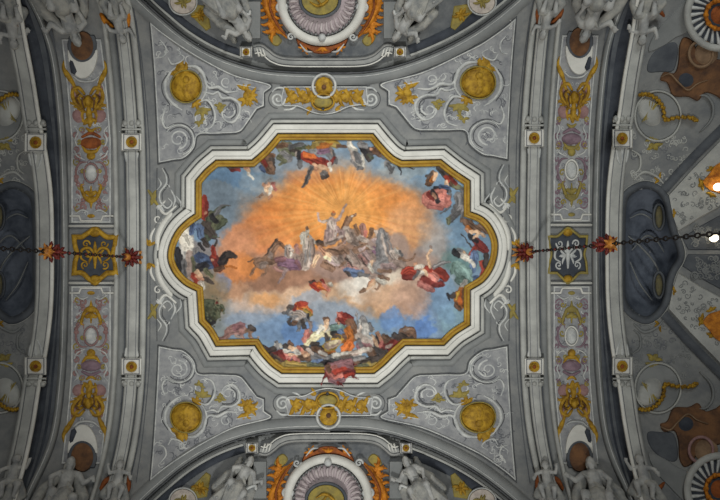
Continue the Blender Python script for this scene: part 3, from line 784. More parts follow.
# --- ribs: traced on the left half, repeated on the right; + offsets lie towards the middle of the vault
INNER = catmull([(98, -40), (116, 0), (124, 45), (130.5, 120), (132.5, 187), (133, 252), (132.5, 317), (130.5, 384), (124, 440), (110, 497), (92, 545)][::-1], 8)
OUTER = catmull([(2, -40), (11, 0), (18, 40), (26, 82), (32, 120), (39.5, 160), (44, 200), (45, 252), (44, 304), (39.5, 345), (32, 384), (26, 422), (18, 460), (8, 497), (-4, 545)][::-1], 8)
EDGE_L = catmull([(8, -40), (28, 0), (40, 25), (51, 62), (58, 125), (61, 187), (62, 252), (61, 317), (58, 380), (49, 440), (24, 497), (4, 545)][::-1], 8)
for q in (0, 1):
    mirror(q)
    T = empty_at('trim_%d' % (3 + q), 133, 252, kind='structure')
    build(lambda b: band(b, INNER, [(-6.5, 0), (-6, .13), (-5, .15), (5, .15), (6, .13), (6.5, 0)]), 'fascia', LIGHT, T)
    build(lambda b: band(b, INNER, [(7.5, 0), (7.5, .05), (8.5, .09), (11, .11), (13, .09), (13.8, 0)]), 'moulding', LIGHT, T)
    build(lambda b: band(b, INNER, [(6.5, 0), (6.5, .03), (7.5, .03), (7.5, 0)]), 'groove', SHADOWSTONE, T)
    build(lambda b: band(b, INNER, [(13.8, 0), (13.8, .02), (15, .02), (15, 0)]), 'groove', SHADOWSTONE, T)
    build(lambda b: band(b, INNER, [(-8, 0), (-8, .03), (-6.5, .03), (-6.5, 0)]), 'groove', SHADOWSTONE, T)
    build(lambda b: band(b, INNER, [(-14, 0), (-14, .02), (-8, .02), (-8, 0)]), 'recess', STONE, T)
    build(lambda b: band(b, INNER, [(-19, 0), (-19, .06), (-17, .09), (-15, .06), (-14, 0)]), 'moulding', LIGHT, T)
    build(lambda b: line(b, INNER + normals2(INNER, False) * 3.6, .6, .155), 'incised_line', ETCH, T)
    build(lambda b: line(b, INNER + normals2(INNER, False) * -3.6, .6, .155), 'incised_line', ETCH, T)
    T = empty_at('trim_%d' % (5 + q), 45, 252, kind='structure')
    build(lambda b: band(b, OUTER, [(-9.5, 0), (-9, .2), (-8, .24), (-6, .24), (-5.6, .2)]), 'moulding', LIGHT, T)
    build(lambda b: band(b, OUTER, [(-5.6, .2), (5, .2)]), 'fascia', LIGHT, T)
    build(lambda b: band(b, OUTER, [(5, .2), (5.2, .24), (8.2, .24), (9, .2), (9.4, 0)]), 'moulding', WHITE, T)
    build(lambda b: line(b, OUTER + normals2(OUTER, False) * -5.2, .8, .205), 'incised_line', ETCH, T)
    build(lambda b: line(b, OUTER + normals2(OUTER, False) * 4.6, .7, .205), 'incised_line', ETCH, T)
    T = empty_at('trim_%d' % (7 + q), 58, 252, kind='structure')
    # dark channel between the outer rib and the painted strip, as wide as the gap
    o2 = OUTER + normals2(OUTER, False) * 9.6
    t = np.linspace(0, 1, 120)
    res = lambda p: np.stack([np.interp(t, np.linspace(0, 1, len(p)), p[:, i]) for i in (0, 1)], -1)
    A = res(o2); B = res(EDGE_L); B[:, 0] = np.interp(A[:, 1], EDGE_L[::-1, 1], EDGE_L[::-1, 0])
    def gap(b, u0, u1, h):
        pa = P2(A + (B - A) * u0); pb = P2(A + (B - A) * u1)
        b.add(np.concatenate([proj(pa[:, 0], pa[:, 1], h), proj(pb[:, 0], pb[:, 1], h)]), [(i, i + 1, 121 + i - 1 + 0, 120 + i) for i in range(119)])
    def gapw(u0, u1, h, name, m):
        b = MB(); pa = P2(A + (B - A) * u0); pb = P2(A + (B - A) * u1)
        b.add(np.concatenate([proj(pa[:, 0], pa[:, 1], h), proj(pb[:, 0], pb[:, 1], h)]), [(i, i + 1, 121 + i, 120 + i) for i in range(119)])
        b.build(name, m, T)
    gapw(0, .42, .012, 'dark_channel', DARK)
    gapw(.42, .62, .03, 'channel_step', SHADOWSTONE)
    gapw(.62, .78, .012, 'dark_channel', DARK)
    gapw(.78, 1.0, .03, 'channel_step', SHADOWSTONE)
    build(lambda b: band(b, EDGE_L, [(-.6, 0), (0, .07), (2, .09), (4.5, .09), (6, .04), (6.5, 0)]), 'moulding', STONE, T)
    build(lambda b: line(b, EDGE_L + normals2(EDGE_L, False) * 7, .7, .01), 'incised_line', LINE, T)
    build(lambda b: line(b, EDGE_L + normals2(EDGE_L, False) * 2, .8, .096), 'fillet', PALE, T)
mirror(0)

# --- long thin outlines that divide the plain fields
T = empty('trim_9', proj(330, 110)[0], kind='structure')
for q in range(4):
    mirror(q)
    build(lambda b: line(b, catmull([(156.5, 252), (156.5, 212), (157, 168)], 5), .8, .01), 'field_line', LINE, T)
    build(lambda b: line(b, catmull([(150, 252), (150, 200), (149, 140), (143, 70), (136, 20)], 5), .7, .01), 'field_line', SHADOWSTONE, T)
mirror(0)

# --- the great frame round the painted panel
n_edge = normals2(EDGE, True)
area = .5 * np.sum(EDGE[:, 0] * np.roll(EDGE[:, 1], -1) - np.roll(EDGE[:, 0], -1) * EDGE[:, 1])
sg = 1 if area > 0 else -1                      # +offset = towards the painting


def fr(name, prof, m, parent):
    b = MB(); rows = []
    for o, h in prof:
        p = EDGE + n_edge * (o * sg)
        d = np.sqrt(((p[:, None] - EDGE[None]) ** 2).sum(-1)).min(1)
        ok = np.nonzero(d >= abs(o) * .9 - .05)[0]          # drop the loops an offset line makes at inner corners
        t = np.arange(len(p)); okk = np.concatenate([ok - len(p), ok, ok + len(p)]); pp = np.tile(p[ok], (3, 1))
        p = np.stack([np.interp(t, okk, pp[:, i]) for i in (0, 1)], -1)
        rows.append(proj(p[:, 0], p[:, 1], h))
    m_ = len(EDGE)
    b.add(np.concatenate(rows), [(j * m_ + i, j * m_ + (i + 1) % m_, (j + 1) * m_ + (i + 1) % m_, (j + 1) * m_ + i) for j in range(len(rows) - 1) for i in range(m_)])
    return b.build(name, m, parent)


FR = empty_at('picture_frame', 333, 128, 'gilt and white scalloped moulding framing the painted ceiling panel', 'frame')
fr('gilt_moulding', [(6.4, .02), (6.2, .06), (5, .1), (3.8, .08), (3, .1), (1.4, .14), (.4, .12), (0, .05)], GILTF, FR)
fr('gilt_fillet', [(3.7, .082), (3.7, .09), (3.0, .09), (3.0, .08)], RUST, FR)
fr('shadow_line', [(0, .06), (-.9, .06)], LINE, FR)
fr('white_moulding', [(-.9, .05), (-1.2, .13), (-2.2, .145), (-4, .13), (-6, .135), (-8.4, .15), (-9.4, .14), (-9.8, 0)], WHITE, FR)
fr('white_fillet', [(-4.2, .134), (-4.2, .138), (-4.8, .138), (-4.8, .134)], LIGHT, FR)
fr('dark_fillet', [(-9.8, .03), (-10.9, .03)], LINE, FR)
fr('grey_moulding', [(-10.9, .0), (-10.9, .05), (-12.5, .07), (-14.2, .05), (-14.4, 0)], LIGHT, FR)
fr('outer_line', [(-14.4, .012), (-15.4, .012)], LINE, FR)
fr('outer_band', [(-15.4, .0), (-15.4, .02), (-21, .02), (-21, 0)], STONE, FR)
# scrolls hugging the two rounded ends
for q in range(4):
    mirror(q)
    def sc(b):
        stroke(b, [(171, 214), (163, 224), (158, 236), (157, 250)], [5, 6, 6, 4], .09)
        stroke(b, [(176, 206), (166, 214), (160, 208), (165, 201)], [2.5, 3, 2.5, 1.5])
        stroke(b, [(155, 228), (151, 236), (151, 246)], [2, 3, 2])
        spiral(b, 158, 219, 5, 1.2, 0, 1, 2)
    build(sc, 'end_scroll', WHITE, FR)
mirror(0)

# --- corner panels
CP = [[(150, 22), (162, 32), (182, 46), (205, 60), (235, 75), (270, 84.5)], [(264, 93)], [(264, 106)], [(257, 109), (250, 119), (242, 130)], [(236, 133), (214, 134), (198, 135), (194, 148), (184, 158)],
      [(173, 160)], [(158.5, 163), (157, 125), (154, 70)]]
WHERE = ['the upper end of the left rib', 'the upper end of the right rib', 'the lower end of the left rib', 'the lower end of the right rib']
CLAB = ['grey corner panel with gold medallion between top lunette and left rib', 'grey corner panel with gold medallion between top lunette and right rib',
        'grey corner panel with gold medallion between bottom lunette and left rib', 'grey corner panel with gold medallion between bottom lunette and right rib']
for q in range(4):
    mirror(q)
    R_ = random.Random(40 + q)
    T = empty_at('corner_panel', 186, 86, CLAB[q], 'ornamental panel', 'carved corner panels')
    out = corners(CP, 6)
    ar = .5 * np.sum(out[:, 0] * np.roll(out[:, 1], -1) - np.roll(out[:, 0], -1) * out[:, 1]); s1 = 1 if ar > 0 else -1
    build(lambda b: plate(b, out, .014, .5, 6), 'ground', PANEL, T)
    build(lambda b: band(b, out, [(0, 0), (-.2 * s1, .03), (-1.0 * s1, .03), (-1.2 * s1, 0)], True), 'dark_border', LINE, T)
    build(lambda b: band(b, out, [(.1 * s1, .01), (.3 * s1, .04), (1.3 * s1, .04), (1.6 * s1, .01)], True), 'light_border', PALE, T)
    M_ = build(lambda b: dome(b, 186, 86.5, 15, 15.6, .14, 0, shell, .01, 6, 30), 'medallion', GILT, T)
    def rel(b):
        dome(b, 186, 80, 3.4, 3.8, .05, 0, shell, .135); stroke(b, [(186, 84), (185, 92), (188, 98)], [7, 6, 3], .05, 4, shell, .12)
        stroke(b, [(181, 88), (177, 93)], [3, 1.5], .03, 3, shell, .1); stroke(b, [(191, 88), (195, 92)], [3, 1.5], .03, 3, shell, .1)
    build(rel, 'relief_head', GILT, M_)
    build(lambda b: ring(b, 186, 86.5, 15.6, 16.2, 1.6, .08, shell, .01, 36), 'medallion_rim', OLIVE, M_)
    def scr(b):
        stroke(b, [(186, 66), (196, 67), (203, 74), (206, 84), (210, 88), (218, 87), (227, 92), (238, 91)], [2, 4, 4, 3, 3, 4, 3, 1.5], .07)
        stroke(b, [(205, 92), (213, 94), (218, 92), (222, 98), (231, 98), (239, 104), (239, 114), (233, 122), (225, 120), (222, 113), (227, 109)], [2, 2.6, 2.6, 3, 3, 3.4, 3.2, 3, 2.4, 2, 1.2], .06)
        stroke(b, [(195, 104), (206, 100), (212, 106), (215, 116), (212, 126), (204, 130)], [2, 3, 3, 2.6, 2.4, 1.4], .06)
        stroke(b, [(171, 72), (165, 82), (166, 94), (173, 104), (182, 110)], [2, 3.4, 3.4, 2.8, 1.4], .06)
        spiral(b, 226, 82, 5.5, 1.4, 1.2, 1, 2.0); spiral(b, 228, 112, 7, 1.3, -.6, 1, 2.2)
        spiral(b, 178, 139, 10, 1.7, 1.5, -1, 2.4); spiral(b, 200, 118, 5, 1.2, 2.4, 1, 1.8); stroke(b, circ(186, 86, 20.5, 21, 14, -1.2, 1.4), [1.2, 2.6, 1.2], .05); stroke(b, circ(186, 86, 20.5, 21.5, 14, 2.0, 4.4), [1.2, 2.6, 1.2], .05); stroke(b, [(160, 40), (166, 48), (164, 56), (158, 58)], [1, 2, 2, 1], .04); stroke(b, [(236, 84), (246, 86), (256, 88)], [1, 2, 1], .04); spiral(b, 214, 80, 4, 1.2, 0, -1, 1.5); spiral(b, 170, 118, 4, 1.2, 0, -1, 1.6)
        stroke(b, circ(179, 140, 14.5, 15, 16, -2.6, 1.3), [1.4, 2.4, 1.6], .06)
        stroke(b, [(165, 110), (162, 120), (166, 128), (174, 124)], [1.4, 2.4, 2, 1], .05)
        stroke(b, [(168, 58), (172, 64), (180, 62), (184, 57), (178, 53)], [1.4, 2.2, 2, 1.6, 1], .05)
    build(scr, 'scrollwork', PALE, T)
    def shade(b):
        o = .9
        line(b, catmull([(198, 69), (206, 77), (208, 87), (218, 90), (228, 95)], 4) + o, 1.1, .02); line(b, catmull([(222, 101), (231, 101), (236, 106), (236, 114), (231, 119)], 4), 1, .03)
        line(b, catmull([(169, 74), (163, 84), (164, 95), (171, 106)], 4) - o, 1, .02); line(b, circ(179, 140, 16.5, 17, 16, -2.4, 1.2), .9, .02)
        line(b, circ(179, 140, 12.2, 12.6, 16, -2.4, 1.2), .9, .02); line(b, catmull([(207, 102), (211, 107), (213, 116)], 4), .9, .05)
    build(shade, 'incised_outline', LINE, T)
    def gl(b):
        fan(b, 182, 73, 12, -2.9, -.5, 8, 5, shell, .012, .4); dome(b, 181, 67, 5, 4.5, .06, 0, shell, .01); dome(b, 176, 74, 4, 4, .05, 0, shell, .01); fan(b, 195, 101, 10, .1, 1.8, 6, 4.4)
    build(gl, 'gold_leaf', GILT, T)
    build(lambda b: [fan(b, 244, 91, 10, -2.2, -.2, 6, 3.8), fan(b, 249, 96, 12, -.7, 2.0, 8, 4), fan(b, 246, 99, 10, .8, 3.2, 7, 3.6), dome(b, 247, 95, 4, 5, .05, .4, shell, .01)], 'gold_acanthus', GILT, T)
    build(lambda b: [fan(b, 220, 107, 7, -2.6, 2.4, 8, 3.4), fan(b, 202, 109, 11, .2, 3.0, 8, 4), fan(b, 199, 121, 7, -.2, 2.6, 6, 3.2), dome(b, 203, 111, 5, 4, .04, 0, shell, .01)], 'olive_acanthus', OLIVE, T)
    def fil(b, m):
        k = 0
        while k < 34:
            x, y = R_.uniform(153, 262), R_.uniform(30, 156)
            if not inside(sc_(out, .93), np.array([x]), np.array([y]))[0] or math.hypot(x - 186, y - 86) < 21: continue
            k += 1
            spiral(b, x, y, R_.uniform(1.8, 3.6), R_.uniform(.7, 1.3), R_.uniform(0, 6), R_.choice((-1, 1)), R_.uniform(.7, 1.2), shell, .012)
            a = R_.uniform(0, 6.3); l = R_.uniform(3, 6)
            stroke(b, [(x, y), (x + l * math.cos(a), y + l * math.sin(a)), (x + 1.5 * l * math.cos(a + .5), y + 1.5 * l * math.sin(a + .5))], [.7, 1.3, .4], None, 3, shell, .012)
    build(lambda b: fil(b, 0), 'filigree', PALE, T)
    build(lambda b: fil(b, 1), 'dark_filigree', ETCH, T)
mirror(0)

# --- flanking scroll ornaments beside the rounded ends of the frame
FL = ['scrolled stucco ornament with gold patch above the left end of the frame', 'scrolled stucco ornament with gold patch above the right end of the frame',
      'scrolled stucco ornament with gold patch below the left end of the frame', 'scrolled stucco ornament with gold patch below the right end of the frame']
for q in range(4):
    mirror(q)
    T = empty_at('stucco_scroll', 163, 195, FL[q], 'stucco ornament', 'scroll ornaments beside the frame ends')
    build(lambda b: [stroke(b, [(162, 168), (166, 176), (166, 184), (160, 192), (160, 201), (167, 208), (172, 203), (168, 198)], [.8, 1.9, 2.3, 2.2, 2.4, 2.2, 1.7, .9], .05),
                     stroke(b, [(171, 190), (175, 199), (173, 207)], [1.5, 2.6, 1.2], .05), stroke(b, [(158, 178), (161, 184), (157, 190)], [1, 1.8, 1], .04),
                     spiral(b, 166, 187, 3.4, 1.1, 0, -1, 1.4), stroke(b, [(176, 196), (181, 203), (180, 210)], [1.2, 2.2, 1], .05), fan(b, 160, 205, 8, 1.2, 2.6, 3, 3)], 'scroll', PALE, T)
    build(lambda b: [fan(b, 153.5, 200, 13, -1.9, -1.2, 3, 3.5), fan(b, 153, 197, 11, 1.2, 2.0, 3, 3.4)], 'gold_leaf', OLIVE, T)
    build(lambda b: [line(b, catmull([(164, 168), (168.5, 177), (168, 185), (162.5, 193), (162.5, 200)], 4), .8, .02)], 'incised_outline', LINE, T)
    # bracket with gold leaves where the chain rosette sits
    build(lambda b: [fan(b, 148, 247, 12, -1.7, -.7, 4, 3.6), fan(b, 146, 246, 9, -2.6, -1.6, 3, 3)], 'gold_bracket_leaf', GILT, T)
mirror(0)

# --- long cartouches above and below the frame
for q, nm in ((0, 'white and gold cartouche with round boss above the frame by the top lunette'), (2, 'white and gold cartouche with round boss below the frame by the bottom lunette')):
    XF[0] = None if q == 0 else (lambda x, y: (np.asarray(x, float) + 4.5, 502.5 - np.asarray(y, float)))
    T = empty_at('cartouche', 324, 96, nm, 'cartouche', 'cartouches above and below the frame')
    o = corners([[(284, 87)], [(366, 87)], [(368, 104), (350, 106), (336, 112), (324, 114), (312, 112), (298, 106), (282, 104)]], 4)
    build(lambda b: plate(b, o, .02, .6, 6), 'ground', PANEL, T)
    build(lambda b: band(b, o, [(-.6, 0), (-.5, .05), (.5, .05), (.6, 0)], True), 'border', PALE, T)
    build(lambda b: line(b, np.array([(280, 85.6), (370, 85.6)]), .8, .012), 'incised_line', LINE, T)
    B_ = build(lambda b: dome(b, 324, 86, 9, 9.5, .1, 0, shell, .03), 'round_boss', GILT, T)
    build(lambda b: ring(b, 324, 86, 11.4, 11.8, 3, .1, shell, .02), 'boss_rim', PALE, B_)
    build(lambda b: [dome(b, 324, 87, 2.6, 2.6, .05, 0, shell, .12)], 'boss_button', BROWN, B_)
    C_ = build(lambda b: dome(b, 323, 102, 9.5, 6.5, .08, 0, shell, .03), 'oval_shell', OLIVE, T)
    build(lambda b: ring(b, 323, 102, 11, 8, 2.4, .09, shell, .03), 'shell_rim', GILT, C_)
    build(lambda b: dome(b, 323, 109, 1.6, 1.6, .06, 0, shell, .1), 'shell_drop', DARK, C_)
    def gl(b):
        for x0, d in ((288, 1), (299, 1), (309, 1), (361, -1), (350, -1), (340, -1)):
            a = 0 if d > 0 else math.pi
            fan(b, x0, 96.5, 11, a - 1.5, a + 1.5, 8, 4.2, shell, .02, .5); dome(b, x0 + 5 * d, 97, 5, 4.4, .05, 0, shell, .015)
        fan(b, 312, 109, 8, 2.5, 3.6, 3, 3, shell, .02); fan(b, 335, 109, 8, -.4, .6, 3, 3, shell, .02)
    build(gl, 'gold_acanthus', GILT, T)
    build(lambda b: [spiral(b, 278, 99, 7.5, 1.6, 0, 1, 2.6), spiral(b, 371, 99, 7.5, 1.6, math.pi, -1, 2.6), stroke(b, [(284, 110), (292, 109), (298, 104)], [1.2, 2.4, 1.2]),
                     stroke(b, [(364, 110), (356, 109), (350, 104)], [1.2, 2.4, 1.2]), stroke(b, [(272, 92), (277, 88), (284, 88)], [1.2, 2.2, 1.6]), stroke(b, [(377, 92), (372, 88), (365, 88)], [1.2, 2.2, 1.6])], 'end_scroll', PALE, T)
    build(lambda b: [line(b, circ(278, 99, 9.4, 9.4, 14, 1.6, 5), .8, .01), line(b, circ(371, 99, 9.4, 9.4, 14, -1.8, 1.5), .8, .01), line(b, circ(324, 86, 13.6, 13.8, 14, 3.2, 6.2), .8, .01)], 'incised_outline', LINE, T)
mirror(0)
# ------------------------------------------------------------------ rosette blocks on the ribs
def rosette_block(px, py, size, label, group, base, surf=shell, capdir=0, ang=0.0):
    T = empty_at('rosette_block', px, py, label, 'rosette', group, None, surf)
    build(lambda b: box_at(b, px, py, size, size * .86, base + .12, ang, surf, 0, 1.0), 'block', WHITE, T)
    build(lambda b: band(b, [(px + a * size * .36, py + c * size * .36) for a, c in ((-1, -1), (1, -1), (1, 1), (-1, 1))], [(-.4, .0), (-.4, .02), (.4, .02), (.4, 0)], True, surf, base + .118), 'square_line', ETCH, T)
    R_ = build(lambda b: [dome(b, px, py, size * .24, size * .24, .09, 0, surf, base + .12), ring(b, px, py, size * .22, size * .22, size * .09, .05, surf, base + .12, 20)] + [dome(b, px + size * .12 * math.cos(a), py + size * .12 * math.sin(a), size * .07, size * .05, .03, a, surf, base + .18, 3, 8) for a in np.arange(6) * math.pi / 3],
               'rosette', GILT, T)
    build(lambda b: dome(b, px, py, size * .1, size * .1, .05, 0, surf, base + .21, 3, 10), 'rosette_heart', RUST, R_)
    if capdir:
        s = capdir
        build(lambda b: [box_at(b, px, py - s * (size * .5 + 2), size * .98, 3.0, base + .1, 0, surf), box_at(b, px, py - s * (size * .5 + 6), size * .95, 4.2, base + .06, 0, surf)] +
              [dome(b, px + size * k, py - s * (size * .5 + 8), size * .15, 3.6, .12, 0, surf, base) for k in (-.3, 0, .3)], 'capital', LIGHT, T)
        build(lambda b: [stroke(b, [(px + k * size * .28, py + s * size * .5), (px + k * size * .2, py + s * (size * .5 + 9)), (px, py + s * (size * .5 + 18))], [3, 3, .6], .05, 4, surf, base + .02) for k in (-1, 1)] +
              [stroke(b, [(px, py + s * size * .5), (px, py + s * (size * .5 + 14))], [4, .8], .05, 4, surf, base + .02)], 'leaf_drop', PALE, T)


RL = [('left inner rib beside the upper corner panel', 'left outer rib above the dark niche'), ('right inner rib beside the upper corner panel', 'right outer rib above the dark niche'),
      ('left inner rib beside the lower corner panel', 'left outer rib below the dark niche'), ('right inner rib beside the lower corner panel', 'right outer rib below the dark niche')]
for q in range(4):
    mirror(q)
    rosette_block(131.5, 142, 21.5, 'square white block with gold rosette on the ' + RL[q][0], 'rosette blocks on the ribs', .08, shell, 1)
    rosette_block(35.5, 142.5, 23, 'square white block with gold rosette on the ' + RL[q][1], 'rosette blocks on the ribs', .16, shell, 1)
mirror(0)

# ------------------------------------------------------------------ painted strips between the ribs
SLAB = ['tall strip of gold and rose grotesque ornament above the left gilt plaque', 'tall strip of pale grotesque ornament above the right dark plaque',
        'tall strip of gold and rose grotesque ornament below the left gilt plaque', 'tall strip of pale grotesque ornament below the right dark plaque']
NLAB = ['shell-headed niche with white rim at the top of the left strip', 'shell-headed niche with white rim at the top of the right strip',
        'shell-headed niche with white rim at the bottom of the left strip', 'shell-headed niche with white rim at the bottom of the right strip']


def bend(x, y):
    """strip centre line leans outwards towards the springing"""
    return x + np.interp(y, [-40, 0, 30, 60, 100, 140, 260], [-27, -17, -11, -7, -3, 0, 0])


def bp(pts):
    return [(float(bend(x, y)), y) for x, y in pts]


for q in range(4):
    mirror(q)
    R_ = random.Random(70 + q)
    g1, p1, p2_ = (GILT, PINK, MAUVE)
    T = empty_at('ornament_strip', 92, 160, SLAB[q], 'ornamental panel', 'grotesque strips between the ribs')
    fld = bp([(72, 222), (72, 180), (72, 140), (72, 100), (72, 66), (72, 40), (110, 40), (110, 66), (110, 100), (110, 140), (110, 180), (110, 222)])
    build(lambda b: plate(b, fld, .012, .4, 6), 'ground', PANEL, T)
    build(lambda b: band(b, fld, [(-.9, 0), (-.8, .03), (.6, .03), (.8, 0)], True), 'border', PALE, T)
    build(lambda b: line(b, np.array(fld), .8, .016, True), 'border_line', LINE, T)
    def frame(b):
        stroke(b, [(70, 216), (79, 216), (81, 221), (101, 221), (103, 216), (113, 216)], 2.2, .06, 1, shell, 0, False)
        stroke(b, [(69, 226), (114, 226)], 1.8, .05, 1, shell, 0, False)
    build(frame, 'sill', WHITE, T)
    build(lambda b: [line(b, np.array([(69, 223.6), (114, 223.6)]), 1, .012), line(b, np.array([(69, 228.6), (114, 228.6)]), 1, .012)], 'sill_line', LINE, T)
    # gold mask and foliage under the niche
    def mask(b):
        dome(b, *bp([(91, 101)])[0], 4.5, 6, .1, 0, shell, .02)
        dome(b, *bp([(86, 104)])[0], 3, 6, .07, .4, shell, .015); dome(b, *bp([(96, 104)])[0], 3, 6, .07, -.4, shell, .015)
        for s in (-1, 1):
            stroke(b, bp([(91 + s * 3, 94), (91 + s * 8, 88), (91 + s * 14, 90), (91 + s * 15, 98), (91 + s * 10, 106), (91 + s * 4, 112)]), [3, 4, 4.4, 5, 4.4, 3], .08)
            stroke(b, bp([(91 + s * 5, 110), (91 + s * 8, 116), (91 + s * 5, 124)]), [3, 5, 2], .06)
        for s in (-1, 1):
            c = bp([(91 + s * 5, 103)])[0]
            fan(b, *c, 14, (-.8 if s > 0 else math.pi - 1.0), (1.0 if s > 0 else math.pi + .8), 9, 3.0, shell, .014, .45)
            stroke(b, bp([(91 + s * 4, 98), (91 + s * 11, 92), (91 + s * 13, 84), (91 + s * 17, 77), (91 + s * 21, 68), (91 + s * 20, 61)]), [3, 5, 4, 6, 4, 2], .07)
            stroke(b, bp([(91 + s * 2, 106), (91 + s * 9, 108), (91 + s * 11, 100)]), [3, 4, 1.5], .07)
        stroke(b, bp([(91, 108), (91, 116), (91, 126)]), [5, 7, 4], .08)
        fan(b, *bp([(91, 118)])[0], 9, .5, 2.6, 5, 4, shell, .014)
    build(mask, 'gold_mask', g1, T)
    build(lambda b: [dome(b, *bp([(91 + s * 11, 116)])[0], 6, 7, .05, .4 * s, shell, .01) for s in (-1, 1)] + [dome(b, *bp([(91 + s * 13, 92)])[0], 4, 7, .04, .3 * s, shell, .008) for s in (-1, 1)], 'rose_lobe', p1, T)
    build(lambda b: [stroke(b, bp([(91 + s * 2, 95), (91 + s * 6, 101), (91 + s * 4, 111)]), [.8, 1.6, .8], .05, 4, shell, .09) for s in (-1, 1)] + [stroke(b, bp([(91 + s * 8, 94), (91 + s * 12, 98), (91 + s * 9, 104)]), [.8, 1.6, .8], .05, 4, shell, .06) for s in (-1, 1)], 'umber_vein', BROWN, T)
    V = build(lambda b: [dome(b, 91, 143, 11, 6, .08, 0, shell, .012), stroke(b, [(82, 137), (91, 133), (100, 137)], [3, 4, 3], .06)], 'rose_vase', MAUVE if q != 0 else RUST, T)
    build(lambda b: [stroke(b, [(82, 146), (86, 151), (91, 152), (96, 151), (100, 146)], [2, 4, 5, 4, 2], .07), dome(b, 91, 156, 4.5, 4, .06, 0, shell, .012), stroke(b, [(86, 128), (91, 131), (96, 128)], [2, 4, 2], .06)], 'vase_gilding', g1 if q != 1 else OLIVE, V)
    O_ = build(lambda b: dome(b, 91, 173, 5.5, 8, .05, 0, shell, .012), 'oval_cartouche', PALE, T)
    build(lambda b: ring(b, 91, 173, 7, 9.5, 1.8, .05, shell, .012), 'oval_rim', WHITE if q & 1 else p1, O_)
    def pinks(b):
        for s in (-1, 1):
            stroke(b, [(91 + s * 4, 162), (91 + s * 11, 163), (91 + s * 15, 170), (91 + s * 14, 180), (91 + s * 9, 186), (91 + s * 7, 180)], [1, 2.4, 2.6, 2.2, 2, 1], .05)
            spiral(b, 91 + s * 13, 206, 4.5, 1.3, 0 if s > 0 else math.pi, s, 2.2); spiral(b, 91 + s * 15, 167, 3, 1.2, 1, -s, 1.5)
            fan(b, 91 + s * 13, 190, 6, (1.0 if s > 0 else 1.4), (1.8 if s > 0 else 2.3), 3, 2.4); dome(b, 91 + s * 15, 180, 2, 2.6, .05, 0, shell, .01)
    def sym(b, m, n, w0, w1, y0=112):
        r2 = random.Random(300 + q % 2 + m)
        for k in range(n):
            y = y0 + (213 - y0) * (k + r2.random()) / n; d = r2.uniform(6, 16); rr = r2.uniform(2, 3.8); tr = r2.uniform(.7, 1.3); a = r2.uniform(0, 6.3); ww = r2.uniform(w0, w1)
            for s in (-1, 1): spiral(b, float(bend(91, y)) + s * d, y, rr, tr, a if s > 0 else math.pi - a, s, ww, shell, .012)
    build(lambda b: sym(b, 0, 9, 1.6, 2.6), 'rose_curl', p1 if not q & 1 else MAUVE, T)
    build(lambda b: sym(b, 7, 6, 1.6, 2.6, 120), 'gold_curl', OLIVE, T)
    build(pinks, 'rose_scroll', p1 if not q & 1 else MAUVE, T)
    def crown(b):
        stroke(b, [(85, 198), (91, 200), (97, 198)], [5, 7, 5], .07)
        stroke(b, [(86, 192), (91, 194), (96, 192)], [4, 6, 4], .06)
        for s in (-1, 1): stroke(b, [(91 + s * 5, 199), (91 + s * 8, 193), (91 + s * 10, 186), (91 + s * 7, 184)], [4, 4, 3, 1.4], .07)
        stroke(b, [(91, 192), (91, 186)], [3, 1.5], .06); dome(b, 91, 216, 4, 2, .03, 0, shell, .01)
        stroke(b, [(91, 203), (91, 209)], [4, 1], .05)
    build(crown, 'gold_crown', g1 if not q & 1 else OLIVE, T)
    def pale(b):
        for s in (-1, 1):
            stroke(b, [(91 + s * 17, 126), (91 + s * 13, 132), (91 + s * 16, 140), (91 + s * 13, 148)], [1, 2, 2.2, 1], .05)
            stroke(b, [(91 + s * 6, 160), (91 + s * 14, 156), (91 + s * 17, 150)], [1, 2, 1], .05); spiral(b, 91 + s * 14, 198, 3.6, 1.1, 0, s, 1.5)
            stroke(b, [(91 + s * 3, 212), (91 + s * 9, 210), (91 + s * 16, 214)], [1.2, 2, 1], .05); spiral(b, 91 + s * 6, 184, 3, 1.1, 2, -s, 1.2)
            stroke(b, bp([(91 + s * 16, 84), (91 + s * 17, 96), (91 + s * 15, 106)]), [1, 2, 1], .05)
        for k in range(60):
            x, y = R_.uniform(74, 108), R_.uniform(70, 214)
            x = float(bend(x, y))
            spiral(b, x, y, R_.uniform(1.3, 2.6), R_.uniform(.7, 1.2), R_.uniform(0, 6), R_.choice((-1, 1)), R_.uniform(.6, 1.1), shell, .012)
    build(pale, 'pale_scroll', PALE, T)
    def dk(b):
        for k in range(30):
            x, y = R_.uniform(75, 107), R_.uniform(112, 214)
            spiral(b, x, y, R_.uniform(1.2, 2.8), R_.uniform(.6, 1.2), R_.uniform(0, 6), R_.choice((-1, 1)), R_.uniform(.5, .9), shell, .012)
    build(dk, 'dark_filigree', MAUVE if q in (0, 2) else ETCH, T)
    # shell-headed niche
    T = empty_at('shell_niche', float(bend(91, 52)), 52, NLAB[q], 'niche', 'shell niches at the strip ends')
    rim = [(float(bend(91, 50)) + 15.5 * math.cos(a), 52 + 27 * math.sin(a)) for a in np.linspace(-.1, math.pi + .1, 24)]
    build(lambda b: plate(b, rim[::1], .05, 1, 5), 'white_rim', WHITE, T)
    rim2 = [(float(bend(91, 46)) + 15 * math.cos(a), 45 + 18 * math.sin(a)) for a in np.linspace(-.6, math.pi + .6, 26)]
    build(lambda b: plate(b, rim2, .06, 1, 5), 'slate_arch', SHADOWSTONE, T)
    rim3 = [(float(bend(91, 46)) + 12 * math.cos(a), 46 + 15 * math.sin(a)) for a in np.linspace(0, 2 * math.pi, 28, endpoint=False)]
    build(lambda b: plate(b, rim3, .075, 1, 5), 'brown_hollow', BROWN, T)
